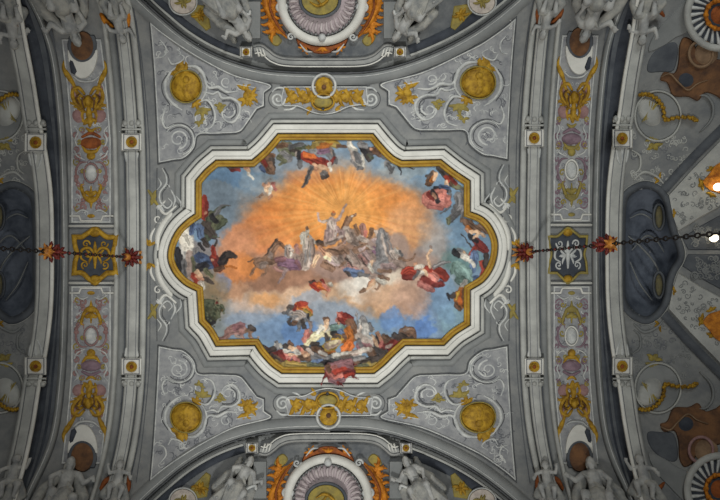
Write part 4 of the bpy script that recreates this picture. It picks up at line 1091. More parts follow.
    build(lambda b: stroke(b, [(float(bend(91, 82)) - 13, 76), (float(bend(91, 82)) - 6, 81), (float(bend(91, 82)) + 6, 81), (float(bend(91, 82)) + 13, 76)], [1.5, 2.2, 2.2, 1.5], .06), 'beaded_edge', PALE, T)
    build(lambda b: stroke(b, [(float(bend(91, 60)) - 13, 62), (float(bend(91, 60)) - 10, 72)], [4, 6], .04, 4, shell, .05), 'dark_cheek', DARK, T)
mirror(0)

# ------------------------------------------------------------------ plaques in the middle of the strips
for q, lab, inner, rimm in ((0, 'dark plaque with gold scrolls and broad gilt frame between the left ribs', GILT, GILT), (1, 'dark slate plaque with pale scrolls and thin gilt frame between the right ribs', PALE, OLIVE)):
    mirror(q)
    T = empty_at('plaque', 94, 254, lab, 'plaque', 'plaques between the ribs')
    o = corners([[(74, 237)], [(82, 237), (88, 233), (95, 229), (101, 233), (107, 237)], [(116, 237)], [(115, 246), (113, 254), (115, 262)], [(116, 273)], [(107, 273), (101, 278), (95, 283), (88, 278), (82, 273)], [(74, 273)], [(75, 262), (77, 254), (75, 246)]], 4)
    build(lambda b: plate(b, o, .03, 1, 5), 'panel', DARK, T)
    w = 2.6 if q == 0 else 1.4
    F_ = build(lambda b: band(b, o, [(-w, 0), (-w * .7, .08), (0, .1), (w * .7, .08), (w, .03)], True), 'gilt_frame', rimm, T)
    build(lambda b: [dome(b, 95, 233, 5.5, 4, .1, 0, shell, .04), dome(b, 95, 279, 5.5, 4, .1, 0, shell, .04)], 'frame_boss', GILT, F_)
    def sc(b):
        for s in (-1, 1):
            stroke(b, [(95, 254), (95 + s * 6, 248), (95 + s * 13, 250), (95 + s * 14, 258), (95 + s * 8, 262)], [2.5, 3, 3, 2.4, 1.2], .06, 5, shell, .03)
            spiral(b, 95 + s * 9, 244, 4, 1.2, 0, s, 1.8, shell, .03); spiral(b, 95 + s * 10, 265, 4, 1.2, 2, -s, 1.8, shell, .03)
            fan(b, 95 + s * 2, 255, 10, (-.5 if s > 0 else math.pi - .9), (.9 if s > 0 else math.pi + .5), 4, 2.6, shell, .03)
        stroke(b, [(95, 242), (95, 254), (95, 268)], [2, 5, 2], .07, 5, shell, .03)
    build(sc, 'scroll_relief', inner, T)
mirror(0)

# ------------------------------------------------------------------ dark niches at the two ends
for q, lab in ((0, 'dark bean-shaped niche beyond the right outer rib'), (1, 'dark rounded niche beyond the left outer rib')):
    mirror_end(q)
    c = np.array([650., 252.])
    T = empty_at('apse_niche', 650, 252, lab, 'niche', 'dark niches at the vault ends')
    b = MB(); n = len(NICHE); ts = [1.0, .97, .9, .75, .55, .3, .02]; V = []
    for t in ts:
        p = P2(c + (NICHE - c) * t)
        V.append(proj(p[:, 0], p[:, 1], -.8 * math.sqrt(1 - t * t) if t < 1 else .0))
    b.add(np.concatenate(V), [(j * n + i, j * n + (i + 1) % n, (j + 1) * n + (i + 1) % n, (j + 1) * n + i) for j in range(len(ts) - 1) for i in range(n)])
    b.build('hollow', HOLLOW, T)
    a2 = .5 * np.sum(NICHE[:, 0] * np.roll(NICHE[:, 1], -1) - np.roll(NICHE[:, 0], -1) * NICHE[:, 1]); s2 = 1 if a2 > 0 else -1
    build(lambda b: band(b, NICHE, [(-5.5 * s2, 0), (-5 * s2, .05), (-2 * s2, .07), (0, .05), (1.5 * s2, 0), (2.5 * s2, -.1)], True), 'rim', SHADOWSTONE, T)
    build(lambda b: band(b, NICHE, [(-6.3 * s2, 0), (-6.2 * s2, .02), (-5.6 * s2, .02), (-5.5 * s2, 0)], True), 'rim_line', LIGHT, T)
    def arcs(b):
        stroke(b, [(628, 236), (640, 246), (654, 262), (662, 280)], [1.4, 2.2, 2.2, 1.2], .05, 5, shell, -.48)
        stroke(b, [(630, 262), (640, 284), (652, 300)], [1.2, 2, 1.2], .05, 5, shell, -.42)
        stroke(b, [(630, 218), (642, 214), (656, 222)], [1, 1.6, 1], .05, 5, shell, -.4)
        stroke(b, [(632, 250), (646, 236), (656, 240), (664, 252)], [1.2, 2, 2, 1], .05, 5, shell, -.52)
    build(arcs, 'vault_rib', STONE, T)
    for y, nm in ((217, 'upper'), (285, 'lower')):
        E_ = build(lambda b: ring(b, 659, y, 5.4, 13, 3, .1, shell, -.26), 'oculus_rim', SHADOWSTONE, T)
        build(lambda b: dome(b, 659, y, 3.6, 11, .04, 0, shell, -.25), 'oculus_pane', PANE, E_)
mirror(0)

# ------------------------------------------------------------------ the end compartments beyond the outer ribs
ENDW = ['beyond the upper right', 'beyond the upper left', 'beyond the lower right', 'beyond the lower left']
for q in range(4):
    mirror_end(q)
    R_ = random.Random(110 + q)
    T = empty_at('rocaille_ornament', 654, 158, 'pale and olive scrollwork between dark niche and pale oval ' + ENDW[q] + ' outer rib', 'stucco ornament', 'scrollwork round the dark niches')
    def pal(b):
        for k in range(64):
            x, y = R_.uniform(632, 690), R_.uniform(128, 184)
            if x > 700 - (y - 150) * .9: continue
            spiral(b, x, y, R_.uniform(1.6, 3.8), R_.uniform(.7, 1.4), R_.uniform(0, 6), R_.choice((-1, 1)), R_.uniform(.8, 1.5), shell, .0)
        stroke(b, [(634, 180), (644, 172), (656, 176), (664, 184)], [1.5, 3, 3, 1.5], .06)
        stroke(b, [(632, 150), (640, 156), (640, 168), (634, 174)], [1.2, 2.4, 2.4, 1.2], .06)
    build(pal, 'filigree', LIGHT if q < 2 else STONE, T)
    build(lambda b: [fan(b, 654, 144, 9, .2, 2.9, 5, 4), fan(b, 652, 140, 7, 3.2, 6, 4, 3.4)], 'gold_leaf', OLIVE, T)
    build(lambda b: [fan(b, 660, 180, 8, 2.7, 4.6, 4, 2.6)], 'small_gold_leaf', GILT, T)
    def drk(b):
        for k in range(18):
            x, y = R_.uniform(634, 672), R_.uniform(128, 182)
            spiral(b, x, y, R_.uniform(2, 4), R_.uniform(.6, 1.2), R_.uniform(0, 6), R_.choice((-1, 1)), R_.uniform(.6, 1.2), shell, .0)
    build(drk, 'dark_filigree', ETCH, T)
    # pale oval with a gold garland
    T = empty_at('garland_oval', 652, 108, 'pale shell oval with gold garland ' + ENDW[q] + ' outer rib', 'stucco ornament', 'garlanded ovals')
    ov = circ(658, 116, 22, 24, 32)
    build(lambda b: plate(b, ov, .03, 1, 6), 'oval', STONE, T)
    build(lambda b: ring(b, 658, 116, 23, 25, 2.4, .06), 'oval_rim', LIGHT, T)
    build(lambda b: dome(b, 650, 112, 11, 15, .1, -.5, shell, .03), 'shell', LIGHT, T)
    build(lambda b: [stroke(b, [(642 + k * 2, 122 - k), (648 + k * 2.5, 112 - k * 2), (650 + k * 3, 101 + k)], [.8, 1.6, .8], .03, 4, shell, .1) for k in range(4)], 'shell_rib', OLIVE, T)
    gp = catmull([(640, 95), (648, 95), (657, 100), (663, 109), (665, 120), (676, 118), (690, 118), (696, 121)], 5)
    build(lambda b: [dome(b, x + (i % 2) * .8, y - (i % 2) * .8, 2.3, 2, .1, i, shell, .05, 3, 8) for i, (x, y) in enumerate(gp)], 'gold_garland', GILT, T)
    if q & 1 == 0:
        T = empty_at('brown_cartouche', 686, 78, ('brown scrolled cartouche with dark round hole in the upper right corner', '', 'brown scrolled cartouche with dark round hole in the lower right corner')[q], 'cartouche', 'brown cartouches at the right edge')
        bl = catmull([(684, 37), (693, 41), (700, 54), (722, 60), (734, 64), (734, 106), (716, 96), (705, 93), (698, 101), (688, 97), (673, 96), (667, 83), (660, 80), (664, 72), (674, 73), (678, 62), (679, 46)], 4, True)
        build(lambda b: plate(b, bl, .05, 1.2, 5), 'body', BROWN, T)
        build(lambda b: [stroke(b, [(661, 77), (670, 74), (678, 82), (688, 90), (697, 84), (708, 80)], [1.2, 2, 2, 2, 1.6, 1], .05, 5, shell, .05)], 'scroll_edge', UMBER, T)
        build(lambda b: dome(b, 686, 80, 7.5, 7, .02, 0, shell, .05), 'round_hole', DARK, T)
        build(lambda b: ring(b, 701, 54, 12, 13, 3.5, .08, shell, .04), 'pale_ring', UMBER if q == 0 else PINK, T)
        build(lambda b: dome(b, 706, 54, 12, 12, .05, 0, shell, .04), 'pale_disc', UMBER, T)
        T = empty_at('fluted_oculus', 719, 15, ('white rimmed fluted oculus in the upper right corner', '', 'white rimmed fluted oculus in the lower right corner')[q], 'oculus', 'fluted oculi at the right edge')
        build(lambda b: dome(b, 719, 15, 30, 31, .02, 0, shell, .05, 4, 40, .9), 'ground', DARK, T)
        build(lambda b: band(b, circ(719, 15, 31.5, 33, 48), [(-4, 0), (-3.5, .14), (0, .17), (3, .14), (4, .03)], True), 'white_rim', LIGHT, T)
        build(lambda b: [stroke(b, [(719 + 28 * math.cos(a), 15 + 29 * math.sin(a)), (719 + 16 * math.cos(a + .12), 15 + 17 * math.sin(a + .12))], [4.2, 2.2], .07, 4, shell, .06) for a in np.arange(24) * math.pi / 12], 'fluting', PALE, T)
        build(lambda b: [ring(b, 719, 15, 13, 14, 4, .08, shell, .06)] + [dome(b, 719 + 13 * math.cos(a), 15 + 14 * math.sin(a), 3, 3, .08, 0, shell, .1, 3, 8) for a in np.arange(10) * .628], 'gold_wreath', AMBER, T)
        build(lambda b: dome(b, 719, 15, 9, 10, .04, 0, shell, .06), 'rust_heart', RUST, T)
        # pale compartment wedge with a gilt cartouche
        T = empty_at('vault_wedge', 700, 190, ('pale vault wedge with orange cartouche behind the upper glowing bulb, above the right chain', '', 'pale vault wedge with orange cartouche and no bulb, below the right chain')[q], 'ornamental panel', 'pale wedges at the right edge')
        wd = [(668, 195), (690, 171), (726, 134), (740, 124), (740, 196), (724, 205), (700, 218), (678, 232), (672, 216)]
        build(lambda b: plate(b, wd, .06, 1, 6), 'ground', LIGHT, T)
        build(lambda b: band(b, catmull([(664, 190), (690, 161), (726, 125)], 6), [(-4.5, 0), (-4.5, .03), (4.5, .05), (4.5, 0)]), 'groin_shadow', SHADOWSTONE, T)  # shadow side of the groin, painted as a dark strip
        build(lambda b: plate(b, catmull([(702, 182), (708, 174), (716, 164), (728, 162), (728, 194), (716, 193), (708, 190)], 4, True), .1, 1.2, 5), 'orange_cartouche', AMBER, T)
        build(lambda b: [fan(b, 703, 184, 7, 1.8, 4.6, 5, 3.4, shell, .06), fan(b, 712, 170, 6, 3.2, 5.4, 4, 3, shell, .06), fan(b, 712, 193, 6, 1, 3, 4, 3, shell, .06)], 'gilt_leaf', GILT, T)
        def cu(b):
            for k in range(70):
                x, y = R_.uniform(672, 722), R_.uniform(160, 224)
                if inside(sc_(np.array(wd), .85), np.array([x]), np.array([y]))[0]: spiral(b, x, y, R_.uniform(1.6, 3.4), R_.uniform(.7, 1.3), R_.uniform(0, 6), R_.choice((-1, 1)), R_.uniform(.7, 1.3), shell, .06)
        build(cu, 'filigree', STONE, T)
        build(lambda b: [fan(b, 673, 213, 5, -1.2, 1.2, 4, 2.6, shell, .05)], 'small_gilt_leaf', GILT, T)
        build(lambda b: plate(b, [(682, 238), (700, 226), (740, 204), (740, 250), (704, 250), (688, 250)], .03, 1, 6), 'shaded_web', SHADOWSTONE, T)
        def cu2(b):
            for k in range(40):
                spiral(b, R_.uniform(694, 730), R_.uniform(226, 246), R_.uniform(2, 4), 1.3, R_.uniform(0, 6), R_.choice((-1, 1)), 1.4, shell, .03)
        build(cu2, 'web_scroll', STONE, T)
        T2 = empty_at('vault_band', 668, 56, ('pale curved vault band behind the upper right statue', '', 'pale curved vault band behind the lower right statue')[q], 'vault band', 'pale vault bands')
        build(lambda b: plate(b, catmull([(648, 52), (654, 34), (668, 18), (690, -4), (700, -10), (694, 10), (690, 30), (676, 38), (664, 46)], 4, True), .03, 1, 5), 'band', STONE, T2)
        build(lambda b: plate(b, catmull([(648, 62), (656, 50), (672, 42), (678, 48), (674, 70), (660, 72), (648, 72)], 4, True), .02, 1, 5), 'dark_web', SHADOWSTONE, T2)
        build(lambda b: [stroke(b, [(694, 96), (706, 96), (713, 106), (711, 120), (700, 132)], [1.5, 3, 3.4, 3, 1.5], .08)], 'curl', STONE, T2)
mirror(0)
# ------------------------------------------------------------------ statues
def capsule(mb, a, ra, b, rb, seg=10):
    a = np.array(a, float); b = np.array(b, float)
    d = b - a; L = np.linalg.norm(d)
    if L < 1e-6: d = np.array([0, 0, 1.]); L = 1e-6
    d = d / L
    u = np.cross(d, [0, 0, 1.] if abs(d[2]) < .9 else [1., 0, 0]); u /= np.linalg.norm(u); v = np.cross(d, u)
    V = []; rows = []
    for k in range(5):
        t = -math.pi / 2 + k * math.pi / 8
        rows.append((a + d * ra * math.sin(t), ra * math.cos(t)))
    for k in range(5):
        t = k * math.pi / 8
        rows.append((b + d * rb * math.sin(t), rb * math.cos(t)))
    for c, r in rows:
        for s in range(seg):
            q = 2 * math.pi * s / seg
            V.append(c + max(r, 1e-4) * (u * math.cos(q) + v * math.sin(q)))
    n = len(rows)
    fc = [(j * seg + i, j * seg + (i + 1) % seg, (j + 1) * seg + (i + 1) % seg, (j + 1) * seg + i) for j in range(n - 1) for i in range(seg)]
    fc += [tuple(range(seg))[::-1], tuple(range((n - 1) * seg, n * seg))]
    mb.add(V, fc)


DG = []


def fuse(o, voxel):
    """weld the swelling forms into one continuous carved surface"""
    m = o.modifiers.new('weld', 'REMESH'); m.mode = 'VOXEL'; m.voxel_size = voxel; m.use_smooth_shade = True
    s = o.modifiers.new('soften', 'SMOOTH'); s.factor = .5; s.iterations = 2
    DG.append(o)


def apply_all():
    dg = bpy.context.evaluated_depsgraph_get()
    for o in DG:
        me = bpy.data.meshes.new_from_object(o.evaluated_get(dg))
        old = o.data
        o.modifiers.clear()
        o.data = me
        me.name = o.name
        bpy.data.meshes.remove(old)


def limb(a, b, c, r0, r1, r2):
    return [(a, r0, b, r1), (b, r1, c, r2)]


def pose_seated(k, R_):
    f = 1 if k % 2 else -1
    hx = .06 * f
    body = [((0, 0, .14), .17, (.02 * f, .2, .16), .15), ((.02 * f, .2, .16), .15, (.03 * f, .4, .17), .165), ((-.15, .47, .17), .075, (.17, .47, .17), .075),
            ((.03 * f, .48, .18), .065, (hx, .6, .2), .06), ((hx, .66, .22), .092, (hx + .02 * f, .73, .21), .085), ((hx + .03 * f, .66, .3), .02, (hx + .03 * f, .64, .31), .022)]
    body += limb((.2, .46, .17), (.34, .28, .22), (.26 if f > 0 else .5, .1 if f > 0 else .42, .32), .075, .06, .042)
    body += limb((-.18, .46, .17), (-.36, .34, .2), (-.52 if f > 0 else -.28, .5 if f > 0 else .06, .28), .075, .06, .042)
    hands = [np.array((.26 if f > 0 else .5, .1 if f > 0 else .42, .32)), np.array((-.52 if f > 0 else -.28, .5 if f > 0 else .06, .28))]
    for h in hands:
        body.append((h, .045, h + (.02, -.05, .02), .04))
        for j in range(4): body.append((h + (.02 + (j - 1.5) * .022, -.06, .02), .014, h + (.03 + (j - 1.5) * .026, -.11 - .01 * (j in (1, 2)), .05), .012))
        body.append((h + (-.04, -.02, .02), .015, h + (-.07, -.06, .04), .013))
    body += limb((.1, -.02, .16), (.22, -.08, .44), (.16, -.5, .34), .13, .095, .055) + [((.16, -.52, .34), .05, (.2, -.58, .44), .04)]
    body += limb((-.1, -.02, .16), (-.24, .0, .42), (-.28, -.44, .28), .13, .095, .055) + [((-.28, -.46, .28), .05, (-.34, -.52, .38), .04)]
    dr = [((.0, -.05, .3), .2, (.05, -.4, .2), .24), ((-.2, -.1, .3), .13, (-.3, -.6, .14), .2), ((.2, -.1, .34), .12, (.34, -.6, .16), .2), ((.0, -.3, .3), .1, (0, -.75, .2), .2),
          ((-.14, .46, .12), .1, (-.4, .1, .08), .13), ((.16, .44, .12), .09, (.4, .02, .06), .16), ((-.4, .1, .08), .13, (-.5, -.3, .06), .14), ((.38, 0, .06), .14, (.5, -.36, .06), .16)]
    for j in range(6):
        dr.append(((-.16 + j * .03, .46 - j * .02, .26), .03, (.16 - j * .01, .1 - j * .05, .3), .035))
        dr.append(((.3 - j * .11, -.12, .46), .03, (.1 - j * .05, -.3 - .05 * j, .42), .04))
    for j in range(9):
        x = -.4 + j * .1
        dr.append(((x * .55, -.06 + R_.uniform(-.04, .04), .42), .035, (x * 1.3, -.72 + R_.uniform(-.1, .1), .3), .05))
    hair = [((hx, .74, .16), .095, (hx + .01, .7, .13), .09), ((hx - .07, .68, .15), .05, (hx - .08, .58, .13), .04), ((hx + .07, .68, .15), .05, (hx + .08, .58, .13), .04), ((hx, .79, .2), .05, (hx + .02 * f, .79, .25), .04)]
    return body, dr, hair


def pose_putto(k, R_):
    f = 1 if k % 2 else -1
    body = [((0, 0, .14), .18, (0, .24, .17), .16), ((0, .24, .17), .16, (.02 * f, .38, .18), .15), ((-.13, .42, .18), .08, (.13, .42, .18), .08), ((.02 * f, .44, .2), .07, (.04 * f, .54, .22), .07),
            ((.04 * f, .64, .25), .13, (.05 * f, .7, .24), .12), ((.06 * f, .62, .37), .024, (.06 * f, .6, .375), .026)]
    body += limb((.17, .42, .18), (.34, .36, .22), (.42, .56 if f > 0 else .16, .26), .075, .065, .05)
    body += limb((-.17, .42, .18), (-.34, .34, .22), (-.44, .14 if f > 0 else .56, .26), .075, .065, .05)
    for h in (np.array((.42, .56 if f > 0 else .16, .26)), np.array((-.44, .14 if f > 0 else .56, .26))):
        body.append((h, .05, h + (0, .05, .02), .045))
        for j in range(4): body.append((h + ((j - 1.5) * .026, .07, .02), .016, h + ((j - 1.5) * .032, .12, .04), .013))
        body.append((h + (-.04, .02, .02), .017, h + (-.08, .05, .04), .014))
    body += limb((.1, -.04, .16), (.2, -.2, .36), (.14, -.52, .26), .13, .1, .06) + [((.14, -.54, .26), .05, (.18, -.6, .36), .04)]
    body += limb((-.1, -.04, .16), (-.24, -.14, .34), (-.2, -.48, .24), .13, .1, .06) + [((-.2, -.5, .24), .05, (-.26, -.56, .34), .04)]
    dr = [((-.2, .0, .12), .1, (.24, -.1, .3), .1), ((.24, -.1, .26), .1, (.4, -.5, .12), .13), ((-.24, .0, .1), .1, (-.42, -.36, .08), .14), ((0, -.2, .1), .16, (0, -.7, .1), .2), ((-.3, -.4, .1), .12, (-.2, -.8, .08), .14), ((.3, -.5, .1), .12, (.24, -.85, .08), .14)]
    hair = [((.04 * f, .74, .22), .115, (.03 * f, .7, .18), .12)] + [((.04 * f + .1 * math.cos(a), .7 + .08 * math.sin(a), .22), .045, (.04 * f + .11 * math.cos(a), .71 + .09 * math.sin(a), .19), .04) for a in np.linspace(-.3, 3.4, 6)]
    return body, dr, hair


def statue(name, label, cat, group, px, py, up, size, pose, k, surf=shell, mat=None, hbase=.0, mats=None, voxel=.022):
    a, t = P2([(px, py), (px + up[0] * 12, py + up[1] * 12)])
    B = proj(a[0], a[1], hbase, surf)[0]; Tt = proj(t[0], t[1], hbase, surf)[0]
    V = (Tt - B) / np.linalg.norm(Tt - B)
    W = -B / np.linalg.norm(B); W = W - V * (W @ V); W /= np.linalg.norm(W)
    U = np.cross(V, W)
    R_ = random.Random(200 + k)
    parts = pose(k, R_)
    s = size * PXM * B[2] / H
    o = empty(name, B, label, cat, group)
    m = mat or STATUE
    tr = lambda p: B + s * (U * p[0] + V * p[1] + W * p[2])
    for nm, caps, mm in zip(('body', 'drapery', 'hair'), parts, mats or (m, m, m)):
        mb = MB()
        for p0, r0, p1, r1 in caps:
            capsule(mb, tr(p0), r0 * s, tr(p1), r1 * s)
        fuse(mb.build(nm, mm, o), max(.012, voxel * s * .9))
    return o


DRAPE = material('statue_drapery', (146, 144, 136), (104, 106, 106), 6.0, .8, .9, 9)
AMBERD = AMBER
QN = ['the top of the left', 'the top of the right', 'the bottom of the left', 'the bottom of the right']
for q in range(4):
    mirror(q)
    statue('seated_statue', 'grey draped seated statue over the shell niche at ' + QN[q] + ' ornament strip', 'statue', 'statues at the strip ends', 62, 6, (.32, .95), 44, pose_seated, q, shell, STATUE, .08, (STATUE, DRAPE, DRAPE))
    o = statue('putto_statue', 'small grey cherub statue on amber drapery at ' + QN[q] + ' inner rib', 'statue', 'cherub statues on the ribs', 117, 18, (.2, .98), 27, pose_putto, q + 10, shell, STATUE, .1, (STATUE, DRAPE, DRAPE))
    build(lambda b: [stroke(b, [(101, 14), (106, 22), (113, 27)], [4, 6, 3], .1, 4, shell, .06), stroke(b, [(122, 6), (128, 16), (128, 28)], [4, 6, 3], .1, 4, shell, .06)], 'amber_swag', RUST if q else AMBER, o)
    o = statue('putto_statue', 'small grey cherub statue on amber drapery at ' + QN[q] + ' outer rib', 'statue', 'cherub statues on the ribs', 11, 21, (.18, .98), 30, pose_putto, q + 21, shell, STATUE, .14, (STATUE, DRAPE, DRAPE))
    build(lambda b: [stroke(b, [(14, 16), (18, 26), (23, 38)], [5, 6, 3], .1, 4, shell, .1), stroke(b, [(2, 10), (-4, 14), (-10, 20)], [4, 6, 3], .1, 4, shell, .1)], 'amber_swag', RUST, o)
mirror(0)

# ------------------------------------------------------------------ lunette furniture
for q, wh, oth in ((0, 'top', 'above'), (2, 'bottom', 'below')):
    mirror_lun(q)
    T = empty_at('lunette_cornice', 326, 62, 'pale curved cornice band across the ' + wh + ' lunette between two rosette blocks', 'cornice', 'lunette cornices', None, lunette)
    cp = catmull([(254, 50), (260, 49), (266, 53), (274, 59), (288, 62.5), (326, 63), (360, 62.5), (374, 59), (382, 53), (387, 49), (393, 50)], 5)
    build(lambda b: band(b, cp, [(-5, 0), (-4.6, .12), (-3, .16), (3.4, .16), (4.4, .12), (4.6, 0)], False, lunette), 'fascia', material('cornice_grey_%d' % q, (140, 140, 136), (116, 117, 115), 3), T)
    build(lambda b: line(b, cp + normals2(cp, False) * 3.6, 1.2, .168, False, lunette), 'fillet', WHITE, T)
    build(lambda b: line(b, cp + normals2(cp, False) * 2.4, .8, .168, False, lunette), 'incised_line', LINE, T)
    build(lambda b: line(b, cp + normals2(cp, False) * -2.6, .7, .168, False, lunette), 'incised_line', LINE, T)
    build(lambda b: [stroke(b, [(x, 46), (x + d * 3, 56)], [1, 2.4], .08, 3, lunette, .12) for x, d in ((256, 1), (259, 1), (262, 1), (391, -1), (388, -1), (385, -1))], 'fluted_end', WHITE, T)
    for x, sd in ((246, 'left'), (400, 'right')):
        rosette_block(x, 52, 13, 'small white block with gold rosette at the %s end of the %s lunette cornice' % (sd, wh), 'rosette blocks on the cornices', .12, lunette)
    # central medallion
    T = empty_at('shell_medallion', 322, 6, 'white shell-bordered gilt medallion in the middle of the ' + wh + ' lunette', 'medallion', 'shell medallions', None, lunette)
    A_ = circ(322, 1, 40, 40, 40, -.35, math.pi + .35)
    build(lambda b: plate(b, circ(322, 1, 36, 36, 40), .05, 1, 6, lunette, 0, .05), 'shell_ground', material('pigment_lilac_%d' % q, (164, 152, 152), (140, 128, 130), 8), T)
    def fl(b):
        for a in np.linspace(-.15, math.pi + .15, 19):
            stroke(b, [(322 + 23 * math.cos(a), 1 + 21 * math.sin(a)), (322 + 29 * math.cos(a + .03), 1 + 28 * math.sin(a + .03)), (322 + 32 * math.cos(a), 1 + 31 * math.sin(a))], [1.2, 3.4, 2.6], .05, 4, lunette, .08)
    build(fl, 'fluting', LILAC, T)
    build(lambda b: band(b, A_, [(-5, 0), (-4.6, .12), (-2, .17), (1.5, .17), (4, .12), (4.6, 0)], False, lunette), 'white_rim', WHITE, T)
    build(lambda b: line(b, circ(322, 1, 34.6, 34.6, 36, -.3, math.pi + .3), .9, .11, False, lunette), 'rim_line', LINE, T)
    build(lambda b: [dome(b, 322 + 34 * math.cos(a), 1 + 34 * math.sin(a), 1.3, 1.3, .05, 0, lunette, .1, 3, 8) for a in np.linspace(-.2, math.pi + .2, 30)], 'beading', STONE, T)
    O_ = build(lambda b: plate(b, circ(320, 0, 19, 16, 30), .15, 1, 5, lunette), 'gilt_oval', OLIVE, T)
    build(lambda b: band(b, circ(320, 0, 20, 17, 36), [(-1.6, 0), (-1.4, .2), (0, .22), (1.4, .2), (1.6, .15)], True, lunette), 'dark_rim', SHADOWSTONE, O_)
    build(lambda b: [stroke(b, [(310, 2), (318, 6), (326, 2), (330, -4)], [1.4, 3, 3, 1.2], .05, 4, lunette, .15), stroke(b, [(316, -2), (321, 4)], [2, 1.4], .05, 4, lunette, .15), dome(b, 325, -4, 3, 3.4, .05, 0, lunette, .15)], 'gilt_relief', GILT, O_)
    build(lambda b: [spiral(b, 322 + s * 41, 8, 6, 1.4, 0 if s < 0 else math.pi, s, 3, lunette, .1) for s in (-1, 1)] + [spiral(b, 322 + s * 31, 37, 4, 1.3, 0, s, 2.4, lunette, .1) for s in (-1, 1)] + [dome(b, 322, 38, 4, 4.5, .1, 0, lunette, .15)], 'scroll', PALE, T)
    build(lambda b: plate(b, catmull([(296, 38), (304, 42), (312, 45), (322, 46), (332, 45), (340, 42), (348, 38), (345, 46), (336, 49), (330, 53), (322, 54), (314, 53), (308, 49), (299, 46)], 3, True), .08, 1, 5, lunette), 'rust_bracket', RUST, T)
    build(lambda b: [fan(b, 322 + s * 16, 47, 8, (.2 if s > 0 else 1.6), (1.5 if s > 0 else 2.9), 4, 3, lunette, .08) for s in (-1, 1)] + [fan(b, 322, 47, 7, .8, 2.3, 4, 3, lunette, .08)], 'amber_leaf', AMBER, T)
    build(lambda b: [stroke(b, [(300, 44), (306, 51), (312, 52)], [1, 2.4, 1], .06, 4, lunette, .09), stroke(b, [(344, 44), (338, 51), (332, 52)], [1, 2.4, 1], .06, 4, lunette, .09)], 'bracket_scroll', PALE, T)
    for s, sd in ((-1, 'left'), (1, 'right')):
        T = empty_at('acanthus_spray', 322 + s * 47, 20, 'amber gilt acanthus spray on the %s of the %s lunette medallion' % (sd, wh), 'gilt ornament', 'amber acanthus sprays', None, lunette)
        def sp(b):
            cx = 322 + s * 47
            for i in range(13):
                y = -12 + i * 3.6
                a0 = (math.pi * .2 if s > 0 else math.pi * .8) + (.9 * s if i % 2 else -.5 * s)
                fan(b, cx + s * (6 - abs(i - 5) * .8) * (1 if i % 2 else -.3), y, 12, a0 - .7, a0 + .7, 4, 3.8, lunette, .03, .5)
            stroke(b, [(cx + s * 10, -14), (cx + s * 9, 6), (cx - s * 2, 26), (cx - s * 12, 38)], [5, 7, 6, 2], .1, 5, lunette, .02)
        build(sp, 'leaves', AMBER, T)
        build(lambda b: [stroke(b, [(322 + s * 50, -8), (322 + s * 52, 8), (322 + s * 44, 26), (322 + s * 36, 36)], [2, 2.4, 2.4, 1], .06, 5, lunette, .12)], 'stem', RUST, T)
        build(lambda b: plate(b, catmull([(322 + s * 40, 40), (322 + s * 48, 32), (322 + s * 54, 36), (322 + s * 50, 44), (322 + s * 44, 46)], 4, True), .03, 1, 5, lunette), 'ochre_shadowed_leaf', OLIVE, T)
        # wall furniture to the side: roundel, gilt patch, curved pediment
        rx = 183 if s < 0 else 482
        XFb = XF[0]
        if q: mirror(2)
        T = empty_at('roundel', rx, 2, 'pale roundel with gold figures on the %s wing of the %s lunette' % (sd, wh), 'roundel', 'lunette roundels', None, lunette)
        build(lambda b: plate(b, circ(rx, 2, 13.5, 12.5, 28), .05, 1, 5, lunette), 'disc', material('plaster_blush_%d%d' % (q, s), (178, 168, 156), (150, 140, 132), 9), T)
        build(lambda b: ring(b, rx, 2, 14, 13, 1.8, .08, lunette), 'rim', PALE, T)
        build(lambda b: [fan(b, rx, 2, 9, 0, 5.6, 7, 3, lunette, .05)], 'gold_figure', OLIVE, T)
        gxp = 198 if s < 0 else 463
        T = empty_at('gilt_panel', gxp, 16, 'worn gold wall patch beside the roundel on the %s wing of the %s lunette' % (sd, wh), 'gilt ornament', 'gold wall patches', None, lunette)
        pl = [(gxp - s * 9, 6), (gxp + s * 4, 4), (gxp + s * 12, 10), (gxp - s * 8, 31), (gxp - s * 13, 28)]
        pl = [(gxp + (x - gxp), y) for x, y in pl]
        build(lambda b: plate(b, pl, .03, 1, 5, lunette), 'panel', OLIVE, T)
        build(lambda b: [fan(b, gxp - s * 2, 15, 9, 0, 5.5, 7, 3.4, lunette, .03)], 'gilt_leaf', GILT, T)
        XF[0] = XFb
        T = empty_at('broken_pediment', 322 + s * 88, 8, 'grey curved pediment moulding behind the %s statue of the %s lunette' % (sd, wh), 'pediment', 'curved pediments', None, lunette)
        for i in range(5):
            build(lambda b: stroke(b, [(322 + s * (116 - i * 5), -16 + i), (322 + s * (108 - i * 5), 2 + i), (322 + s * (94 - i * 5), 12 + i * .6), (322 + s * (76 - i), 15 - i)], 3.4, .1, 6, lunette, .02 + .03 * i), 'moulding', (STONE, PALE, SHADOWSTONE, STONE, PALE)[i], T)
        build(lambda b: [box_at(b, 322 + s * 68, 20, 14, 38, .12, 0, lunette)], 'pier', STONE, T)
        T = empty_at('plinth_drapery', 322 + s * 92, 30, 'grey bundle of stone drapery beside the %s statue of the %s lunette' % (sd, wh), 'stone drapery', 'stone drapery bundles', None, lunette)
        build(lambda b: [stroke(b, [(322 + s * (104 - i * 3), 18 + i * 2), (322 + s * (96 - i * 2), 28 + i * 3), (322 + s * (90 - i), 36 + i)], [3, 6, 3], .16, 5, lunette, .02) for i in range(5)], 'folds', DRAPE, T)
        statue('seated_statue', 'pale seated statue leaning on the %s rosette block of the %s lunette' % (sd, wh), 'statue', 'lunette statues', 322 + s * 90, 14, (-s * .5, .86), 36, pose_seated, 50 + q + (s > 0), lunette, STATUE, .1, (STATUE, DRAPE, DRAPE))
mirror(0)

